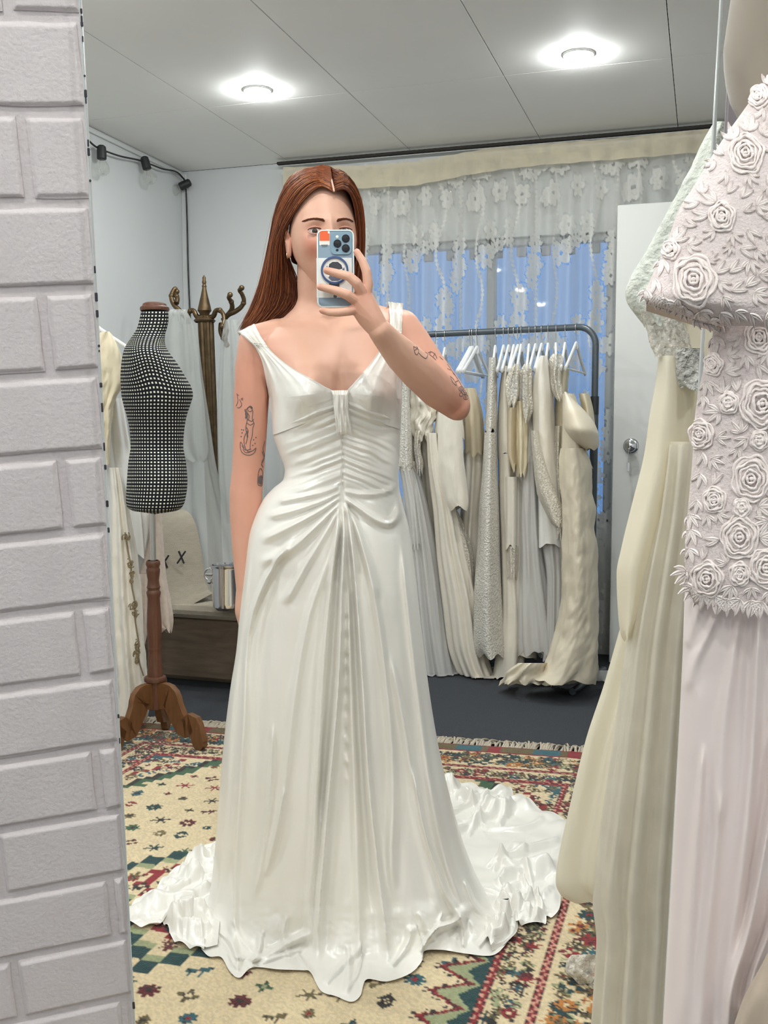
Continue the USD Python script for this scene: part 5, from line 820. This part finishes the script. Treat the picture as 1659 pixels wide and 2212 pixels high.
# gathered midriff: chevron creases rising to the centre seam
ax = np.abs(X - 740 - (Y - 1000) * -.01); s_ = Y - .40 * ax * (1 + .25 * nz(X / 60, Y / 60, 0, 1, 4, 2)) - 6 * nz(X / 40, Y / 30, 0, 1, 6, 2); rz = sst(876, 910, Y - .28 * ax + 30) * (1 - sst(1052, 1092, Y - .35 * ax + 20))
cre = np.zeros_like(X); rr_ = np.random.default_rng(31)
yy0 = 838.0
while yy0 < 1082:
    side_ = [rr_.uniform(.4, 1.25), rr_.uniform(.4, 1.25)]; wd = rr_.uniform(3.4, 6.0); ln_ = rr_.uniform(70, 150)
    for sg in (0, 1):
        mk = (X < 740) if sg == 0 else (X >= 740); off = rr_.uniform(-4, 4); cre += np.where(mk, side_[sg] * np.exp(-((s_ - yy0 - off) / wd)**2) * (1 - sst(ln_ * .6, ln_ * 1.15, ax)), 0)
    yy0 += rr_.uniform(7, 12.5)
fo = fo + rz * .0056 * (cre - .55) * (1 - .5 * sst(90, 130, ax))
seam = np.exp(-((X - 741 + (Y - 1000) * .02) / 3.2)**2) * sst(930, 950, Y) * (1 - sst(1080, 1100, Y)); fo = fo - .005 * seam
pk = np.exp(-((X - 749) / 4.5)**2) * sst(1300, 1340, Y) * (1 - sst(1640, 1720, Y)); fo = fo + .003 * pk * np.sin(Y / 6.5 + 2 * nz(Y / 20, 0, 0, 1, 2)) 
fo = fo + .0035 * sst(1130, 1300, Y) * nz(X / 36, Y / 190, 0, 1, 13, 3) * 2 + .007 * sst(1880, 2040, Y) * nz(X / 46, Y / 34, 0, 1, 14, 3) * 2
edge_ = 1 - np.abs(u)**10; Q = Q + fo * edge_
qf = H0 - HZ(X, Y, .016); k_ = .022; Qs = np.logaddexp(Q / k_, (qf + .004 * (1 - v)) / k_) * k_; Q = np.where(Y > 1700, lerp(Q, np.maximum(Qs, qf), sst(1700, 1850, Y)), Q)
deep = sst(-.02, .03, qf - Q + .02); Q = Q + np.clip(fo, -.004, .04) * deep * .8 * edge_
front = B(X, Y, Q); front[..., 2] = np.maximum(front[..., 2], .0135)
hemw = np.array([front[-1] + FH * .004 + zz * -.001, front[-1] + FH * .02 - zz * .0005])
gown = bride.add('gown', grid(front), m_gown, smooth=True, label='floor length ivory satin wedding gown')
tb_ = np.linspace(0, 1, 40)[None, :, None]; Lf, Rf = front[:, :1], front[:, -1:]; ba = np.interp(np.linspace(0, 1, nv), [0, .12, .2, .5, .8, 1], [.115, .11, .14, .2, .34, .42])[:, None, None]
back = lerp(Lf, Rf, tb_) + FH * ba * np.sin(np.pi * tb_)**.7 * (1 + .04 * np.sin(tb_ * 40)); back[..., 2] = np.maximum(back[..., 2], .0135)
bride.add('gown_back', grid(back), m_gown, parent=gown, smooth=True)
# bodice cups with their straps, pleated from the shoulder
def cup(outer, inner, seed, hn):
    A, Bc = curve(outer, 130), curve(inner, 130); w = np.linspace(0, 1, 74)[None, :, None]; G = A[:, None] * (1 - w) + Bc[:, None] * w; x, y = G[..., 0], G[..., 1]; t = np.linspace(0, 1, 130)[:, None]; w = w[..., 0]
    q0 = torso_q(x, y, -.012); q0 = q0.copy()
    for it in range(30): q0[1:-1, 1:-1] = .5 * q0[1:-1, 1:-1] + .125 * (q0[:-2, 1:-1] + q0[2:, 1:-1] + q0[1:-1, :-2] + q0[1:-1, 2:])
    q0 = np.maximum(q0, torso_q(x, y, -.012)) + .0045; tgt = qc(y) * np.sqrt(np.clip(1 - ((x - (fL(y) + fR(y)) / 2) / ((fR(y) - fL(y)) / 2 + 1))**2, 0, 1))**.85 + bust(x, y) + .005; q0 = lerp(q0, tgt + .001, sst(.62, .95, t))
    r = np.random.default_rng(seed); pl = 0
    for k in range(6):
        w0, dr, sg = r.uniform(.05, .95), r.uniform(-.10, .16), r.uniform(.03, .065); pl = pl + r.uniform(.5, 1.1) * np.exp(-((w - w0 - dr * t) / (sg * (1 + .4 * t)))**2)
    amp = .0055 * (1 - .75 * sst(.15, .75, t)) + .0018 * sst(.7, .95, t); rim = np.exp(-((1 - w) / .05)**2) + np.exp(-(w / .05)**2)
    kn = np.exp(-((t - hn) / .035)**2)
    q = q0 + amp * (pl - .6) + .0025 * rim + .005 * kn * (.6 + .6 * np.cos(t * 220)) * .8 + .0012 * nz(x / 14, y / 30, 0, 1, seed, 3) * 2
    P = B(x, y, q); ring0 = P[:1] + FH * .035 - zz * .012; return np.vstack([ring0, P])
cp1 = cup([(514, 717), (532, 732), (552, 752), (566, 782), (574, 820), (581, 860), (586, 900), (590, 940)], [(549, 699), (566, 730), (590, 762), (632, 795), (672, 818), (700, 834), (724, 850), (728, 888)], 3, .22)
cp2 = cup([(871, 655), (868, 700), (868, 735), (870, 775), (870, 815), (868, 870), (865, 928)], [(838, 651), (842, 690), (836, 728), (812, 768), (788, 800), (764, 828), (747, 850), (748, 888)], 5, .26)
bride.add('bodice', grid(cp1), m_gown, parent=gown, smooth=True); bride.add('bodice', grid(cp2, flip=True), m_gown, parent=gown, smooth=True)
# pleated loop at the middle of the neckline
t = np.linspace(0, 1, 60)[:, None]; w = np.linspace(0, 1, 40)[None]; lx = itp(t, [(0, 714), (.12, 719), (.4, 721), (.75, 725), (1, 727)], 1); rx = itp(t, [(0, 755), (.12, 752), (.4, 753), (.75, 757), (1, 761)], 1); x = lerp(lx, rx, w); y = lerp(843.0, 938.0, t) + 4 * (w - .5)**2 * 4 * sst(.8, 1, t)
q = itp(t, [(0, .104), (.1, .118), (.4, .124), (.8, .122), (.95, .116), (1, .106)], 1) + .012 * np.sqrt(np.clip(1 - (2 * w - 1)**2, 0, 1)) + .0028 * np.cos((w + .06 * np.sin(t * 4)) * 2 * np.pi * 3.2) + .0016 * np.sin(w * 37 + t * 9)
bride.add('centre_loop', grid(B(x, y, q + .010)), m_gown, parent=gown, smooth=True)
# the train, spread over the rug behind her on either side
def train(inner, outer, seed, nf, hi, dirx):
    A, C = curve(inner, 190), curve(outer, 190); t = np.linspace(0, 1, 150)[None, :, None]; G = A[:, None] * (1 - t) + C[:, None] * t; x, y = G[..., 0], G[..., 1]; F0 = ATZ(x, y, .014); t = t[..., 0]; s = np.linspace(0, 1, 190)[:, None]
    a = F0[..., 0] * math.cos(dirx) + F0[..., 1] * math.sin(dirx); b = -F0[..., 0] * math.sin(dirx) + F0[..., 1] * math.cos(dirx)
    r = np.random.default_rng(seed); L = []
    for k in range(nf):
        i, w0, w1 = r.integers(5, 184), r.uniform(.0, .55), r.uniform(.6, 1.0); j = int(np.clip(i + r.normal(0, 14), 2, 187)); m_ = int(np.clip((i + j) / 2 + r.normal(0, 7), 2, 187)); L.append(([tuple(G[i, int(w0 * 149)]), tuple(G[m_, int((w0 + w1) * 74)]), tuple(G[j, int(w1 * 149)])], hi * r.uniform(.3, 1.0), r.uniform(5.0, 15.0)))
    wv = folds(x, y, L); wv = (np.maximum(wv, -.004) + .5 * hi * np.clip(nz(a * 6, b * 6, 0, 1, seed, 2) + .2, 0, 1) + .003 * (1 - np.abs(4 * nz(a * 10, b * 14, 0, 1, seed + 3, 2)))) / hi
    lip = 1 - sst(.90, 1.0, t); h = hi * np.clip(.12 + wv, 0, 1.9) * lip + .010 * (np.abs(np.sin(s * 47 + seed)) * sst(.8, 1, t))
    F0[..., 2] += h; return bride.add('train', grid(F0, flip=False), m_gown, parent=gown, smooth=True)
train([(880, 1700), (920, 1740), (960, 1800), (985, 1850), (1005, 1900), (1025, 1950), (1045, 1990), (1050, 2040)], [(960, 1686), (1000, 1694), (1030, 1699), (1060, 1713), (1100, 1706), (1113, 1722), (1136, 1722), (1160, 1746), (1200, 1764), (1230, 1780), (1222, 1832), (1216, 1866), (1212, 1910), (1208, 1972), (1182, 1986), (1176, 1998), (1130, 2002), (1120, 1990), (1112, 2028), (1062, 2060)], 4, 50, .028, .25)
train([(530, 1830), (500, 1870), (486, 1930), (476, 1990), (470, 2050)], [(470, 1824), (432, 1836), (414, 1840), (394, 1870), (358, 1896), (333, 1926), (300, 1946), (278, 1966), (280, 1998), (326, 2004), (346, 1994), (364, 2010), (370, 2030), (402, 2048), (440, 2056)], 9, 28, .027, 2.2)
# ================================================================ gowns at the mirror's right edge
m_sage = cloth('pale_sage_lace', (216, 219, 207), .7, var=.08, vs=60.0, bump=.9, bs=150.0, bd=.005, cut=.97, cutlo=.86, cutscale=120.0)
m_org = cloth('cream_organza', (247, 240, 220), .6, cut=.9, trl=.35, var=.06, vs=5.0); m_org2 = cloth('cream_organza_panel', (246, 240, 224), .6, cut=.84, trl=.35, var=.14, vs=26.0)
m_seq = cloth('sequin_lace', (226, 224, 214), .3, spec=.7, var=.25, vs=120.0, bump=1.0, bs=120.0, bd=.008)
_gm = garm
def garm(T, nm, rows, *a, **k):
    if T.path.startswith('/World/organza'): rows = [(r_[0], r_[1], min(r_[2], max(r_[1] + 14, 1590 - .056 * r_[0]))) for r_ in rows]
    return _gm(T, nm, rows, *a, **k)
lg = Thing('organza_lace_gown', 'cream organza gown with pale sage lace shoulder and long sheer sleeve at the mirror edge', 'dress', ATH(1400, 1200, 1.36))
garm(lg, 'lace_shoulder', [(262, 1544, 1640), (300, 1522, 1640), (345, 1502, 1630), (400, 1474, 1620), (450, 1447, 1610), (500, 1421, 1600), (555, 1391, 1580), (600, 1365, 1540), (632, 1353, 1510), (655, 1358, 1490), (685, 1384, 1470), (700, 1396, 1460)], 1.36, .05, m_sage, 5, .005, 3, crump=.5, step=5)
garm(lg, 'lace_cuff', [(668, 1376, 1470), (700, 1391, 1478), (740, 1402, 1490), (765, 1414, 1500)], 1.35, .04, m_lace, 5, .006, 5, crump=.5)
garm(lg, 'sequin_trim', [(752, 1426, 1520), (780, 1426, 1520), (812, 1432, 1530), (838, 1458, 1530)], 1.34, .035, m_seq, 4, .005, 8, crump=.8)
garm(lg, 'bodice', [(690, 1450, 1640), (780, 1440, 1640), (900, 1428, 1640), (1000, 1416, 1640)], 1.42, .05, m_org, 6, .006, 6)
garm(lg, 'sleeve', [(768, 1424, 1480), (830, 1418, 1486), (900, 1406, 1488), (980, 1395, 1480), (1080, 1371, 1460), (1180, 1347, 1430), (1240, 1336, 1412), (1330, 1339, 1390), (1366, 1343, 1372), (1380, 1350, 1362)], 1.34, .035, m_org, 3, .006, 9, step=5)
garm(lg, 'underskirt', [(960, 1440, 1700), (1100, 1420, 1700), (1230, 1384, 1700), (1350, 1348, 1700), (1480, 1311, 1700), (1600, 1272, 1700), (1760, 1236, 1700), (1860, 1216, 1700), (1905, 1211, 1700), (1932, 1222, 1690), (1950, 1256, 1660)], 1.44, .07, m_org, 8, .016, 12, hem=3)
garm(lg, 'skirt_panel', [(960, 1436, 1660), (1100, 1418, 1660), (1250, 1385, 1660), (1400, 1356, 1660), (1550, 1338, 1660), (1700, 1316, 1660), (1800, 1303, 1660), (1900, 1292, 1660), (1950, 1289, 1660), (2030, 1297, 1660), (2120, 1292, 1660), (2280, 1280, 1660)], 1.33, .04, m_org2, 9, .014, 14)
garm(lg, 'hip_seam', [(954, 1420, 1640), (960, 1419, 1640), (966, 1418, 1640)], 1.345, .045, m_org, 6, .003, 6)
ls = Thing('lace_hem', 'crumpled end of a white lace hem lying on the patterned rug', 'fabric', ATZ(1262, 2100, 0))
for rows, sd0 in [([(2062, 1236, 1330), (2080, 1226, 1330), (2100, 1224, 1330), (2116, 1240, 1330), (2132, 1262, 1330)], 4), ([(2130, 1268, 1330), (2150, 1262, 1330), (2180, 1262, 1330), (2200, 1274, 1330)], 7)]: garm(ls, 'lace', rows, HZ(1262, 2110) - .03, .03, m_lace, 5, .012, sd0, crump=.8, step=4)
# ---- blush gown of rose guipure lace in front of the mirror
m_bnet = cloth('blush_net', (224, 210, 206), .75, var=.08, vs=120.0, bump=.9, bs=420.0, bd=.0014); m_gup = cloth('blush_guipure', (244, 232, 226), .6, bump=.8, bs=900.0, bd=.0008, sheen=.2); m_blush = cloth('blush_satin', (226, 212, 207), .34, spec=.5, sheen=.2)
pkt = Thing('rose_lace_gown', 'blush gown with a raised rose lace bodice and satin skirt hanging before the mirror', 'dress', ATH(1600, 1200, .88))
SLV = [(60, 1745), (110, 1702), (165, 1659), (240, 1605), (300, 1562), (350, 1530), (400, 1500), (450, 1468), (540, 1435), (610, 1402), (640, 1390), (652, 1396), (668, 1440), (690, 1500), (706, 1556)]
BOD = [(60, 1780), (300, 1700), (500, 1580), (700, 1546), (760, 1530), (830, 1512), (900, 1501), (1000, 1495), (1100, 1486), (1200, 1480), (1260, 1484), (1300, 1500), (1330, 1510)]
fs, fb = (PchipInterpolator(*np.array(a_, float).T) for a_ in (SLV, BOD))
def Ssl(x, y): w = np.clip((x - fs(y)) / 250.0, 0, 1); return ATH(x, y, .875 - .055 * np.sqrt(np.clip(1 - (1 - w)**2, 0, 1)) - .00002 * (y - 400))
def Sbd(x, y): w = np.clip((x - fb(y)) / 260.0, 0, 1); return ATH(x, y, .90 - .055 * np.sqrt(np.clip(1 - (1 - w)**2, 0, 1)) - .006 * np.exp(-((y - 760) / 150.0)**2))
def patch(Sf, fl_, y0, y1, x1, n=(130, 70), lip=0.0):
    Y = np.linspace(y0, y1, n[0])[:, None]; w = np.linspace(0, 1, n[1])[None]**1.6; X = fl_(Y) + (x1 - fl_(Y)) * w; P = Sf(X, Y + 0 * X); rim = Sf(X[:, :1], Y) + FH * .03 + RT * .01; return grid(np.concatenate([rim, P], 1))
slv = pkt.add('lace_sleeve', patch(Ssl, fs, 62, 704, 1690), m_bnet, smooth=True); bdc = pkt.add('lace_bodice', patch(Sbd, fb, 62, 1306, 1860, (200, 80)), m_bnet, smooth=True)
pkt.add('sleeve_lining', grid(np.array([[ATH(lerp(1396, 1560, w), 650 + 56 * w + 22 * t * (1 - w * .3), .868 + .05 * t) for w in np.linspace(0, 1, 14)] for t in np.linspace(0, 1, 6)])), cloth('peach_lining', (212, 192, 176), .6), parent=slv, smooth=True)
gr = np.random.default_rng(44)
def onS(Sf, x, y, h): 
    e = .8; P = Sf(x, y); a = Sf(x + e, y) - P; b = Sf(x, y + e) - P; n = np.cross(a, b); n /= np.linalg.norm(n, axis=-1, keepdims=True); n = np.where((n @ FH)[..., None] > 0, -n, n); return P + n * np.asarray(h)[..., None]
def rose(Sf, par, cx, cy, r):
    L = []; px_ = .85 / F
    for k, q in enumerate(np.arange(1.0, .18, -.20)):
        a = np.linspace(0, 2 * np.pi, 40) + gr.uniform(0, 6); lob = 5 - (k > 2); R_ = r * q * (1 + .07 * np.cos(lob * a + gr.uniform(0, 6)) + .03 * np.cos(9 * a + gr.uniform(0, 6))); ox, oy = gr.normal(0, r * .02, 2)
        L.append(tubes(onS(Sf, cx + ox + R_ * np.cos(a) * .9, cy + oy + R_ * np.sin(a) * 1.05, np.full(40, .0012 + .0010 * (k % 2) + .0004 * k)), max(.0011, r * px_ * .066) * (1 + .25 * np.cos(lob * a)), 7))
    c = onS(Sf, np.array([cx]), np.array([cy]), np.array([.0022]))[0]; L.append(tri(ball(c, max(.0018, r * px_ * .11))))
    for q in (.9, .7, .5):                                       # satin stitch filling between the petal rims
        a = np.linspace(0, 2 * np.pi, 60); g_ = np.stack([onS(Sf, cx + r * (q + d) * np.cos(a) * .9, cy + r * (q + d) * np.sin(a) * 1.05, np.full(60, .0008 + .0009 * (1 - abs(d) / .09))) for d in (-.09, 0, .09)]); L.append(grid(g_))
    pkt.add('rose', cat(*L), m_gup, parent=par, smooth=True)
def leaf(Sf, par, cx, cy, ang, l, n=3, spread=.5):
    L = []
    for k in range(n):
        a = ang + (k - (n - 1) / 2) * spread; ll = l * (1 - .18 * abs(k - (n - 1) / 2)); t = np.linspace(0, 1, 10); w = np.linspace(-1, 1, 7); wd = l * .15 * np.sin(np.pi * np.clip(t, .02, .98))**.8 * (1.1 - .4 * t); bend = .12 * ll * np.sin(t * 2)
        X_ = cx + np.cos(a) * ll * t[:, None] - np.sin(a) * (wd[:, None] * w + bend[:, None] * (k - 1)); Y_ = cy + np.sin(a) * ll * t[:, None] + np.cos(a) * (wd[:, None] * w + bend[:, None] * (k - 1))
        h = .0005 + .0016 * np.sqrt(np.clip(1 - w**2, 0, 1))[None] * np.ones((10, 1)) - .0013 * np.exp(-(w / .16)**2)[None]; L.append(grid(onS(Sf, X_, Y_, h)))
    pkt.add('leaf', cat(*L), m_gup, parent=par, smooth=True)
RS = [(0, 1612, 334, 40), (0, 1499, 606, 50), (0, 1560, 470, 30), (0, 1640, 210, 24), (1, 1650, 470, 36), (1, 1596, 640, 27), (1, 1543, 788, 22), (1, 1646, 872, 50), (1, 1623, 1034, 46), (1, 1598, 1160, 44), (1, 1515, 938, 30), (1, 1640, 951, 20), (1, 1602, 1098, 20), (1, 1522, 1195, 36), (1, 1530, 1250, 36), (1, 1598, 1240, 24), (1, 1654, 1226, 40), (1, 1640, 730, 34), (1, 1575, 870, 22), (1, 1700, 620, 40), (1, 1545, 1080, 26), (0, 1450, 540, 20), (1, 1700, 1120, 36)]
RS = [r_ for r_ in RS if r_[1:] != (1522, 1195, 36)]
for s, x, y, r in RS: rose((Ssl, Sbd)[s], (slv, bdc)[s], x, y, r)
pts = []
for k in range(9000):
    s = int(gr.random() < .72); y = gr.uniform(120, 690) if s == 0 else gr.uniform(330, 1290); fl_ = (fs, fb)[s]; x0 = float(fl_(y)); x = gr.uniform(x0 + 8, max(x0 + 9, 1675))
    if s == 1 and y < 690 and x < 1600: continue
    if x > 1690 or any((x - a)**2 + (y - b)**2 < 29**2 for q, a, b in pts if q == s) or any((x - a)**2 + (y - b)**2 < (r + 12)**2 for q, a, b, r in RS if q == s): continue
    pts.append((s, x, y))
for s, x, y in pts:
    c = min(RS, key=lambda r_: (r_[1] - x)**2 + (r_[2] - y)**2 + (1e6 if r_[0] != s else 0)); a = math.atan2(y - c[2], x - c[1]) + gr.uniform(-.7, .7)
    if s == 1 and x < float(fb(y)) + 40 and math.cos(a) < .2: a = math.pi / 2 + gr.uniform(-.5, .3)
    leaf((Ssl, Sbd)[s], (slv, bdc)[s], x - 14 * math.cos(a), y - 14 * math.sin(a), a, gr.uniform(28, 42), int(gr.integers(2, 5)), gr.uniform(.35, .6))
for x, y, a in [(1400, 636, 1.9), (1420, 645, 1.4), (1440, 652, 1.8), (1462, 662, 2.4), (1478, 668, 2.0), (1505, 690, 1.0), (1530, 700, .6)]: leaf(Ssl, slv, x, y - 8, a, 36, 4, .38)
for x, y, a in [(1486, 1240, 2.6), (1500, 1272, 2.4), (1520, 1285, 1.9), (1545, 1292, 1.2), (1572, 1298, 1.8), (1600, 1300, 2.1), (1622, 1302, 1.4), (1646, 1305, 1.9)]: leaf(Sbd, bdc, x, y - 6, a, 44, 4, .40)
# satin skirt of the same gown
y = np.linspace(1268, 2330, 170)[:, None]; xl = np.interp(y, [1250, 1300, 1400, 1600, 1900, 2212, 2330], [1482, 1478, 1475, 1466, 1450, 1432, 1426]); w = np.linspace(0, 1, 150)[None]**1.25; X = xl + (1880 - xl) * w; Yg = y + 0 * X
SKF = [([(1560, 1300), (1530, 1370), (1500, 1430), (1480, 1500)], .006, 12), ([(1520, 1290), (1496, 1350), (1480, 1400)], .005, 12), ([(1600, 1310), (1580, 1450), (1560, 1600), (1548, 1800)], .008, 16), ([(1640, 1310), (1632, 1500), (1620, 1700), (1600, 1900), (1576, 2080), (1560, 2230)], .014, 16), ([(1690, 1500), (1672, 1700), (1648, 1860), (1618, 2010), (1584, 2140), (1566, 2280)], .022, 13), ([(1700, 1900), (1660, 2020), (1626, 2110), (1600, 2230)], .018, 12), ([(1520, 1600), (1506, 1800), (1490, 2000), (1476, 2260)], .008, 14), ([(1560, 1700), (1540, 1900), (1520, 2100), (1506, 2300)], .008, 16)]
hh = .938 - .07 * np.sqrt(np.clip(1 - (1 - np.clip((X - xl) / 300, 0, 1))**2, 0, 1)) - folds(X, Yg, SKF) - .006 * nz(X / 70, Yg / 400, 0, 1, 3, 2) * 2
P = ATH(X, Yg, hh); rim = ATH(xl, y, .97); pkt.add('skirt', grid(np.concatenate([rim + RT * .01, P], 1)), m_blush, smooth=True)
tg = Thing('taupe_hem', 'corner of a taupe satin garment below the blush skirt', 'fabric', ATH(1650, 2250, .78))
garm(tg, 'cloth', [(2040, 1668, 1800), (2090, 1642, 1830), (2150, 1612, 1850), (2230, 1584, 1870), (2320, 1560, 1890)], .79, .04, cloth('taupe_satin', (176, 160, 142), .4), 5, .008, 4)
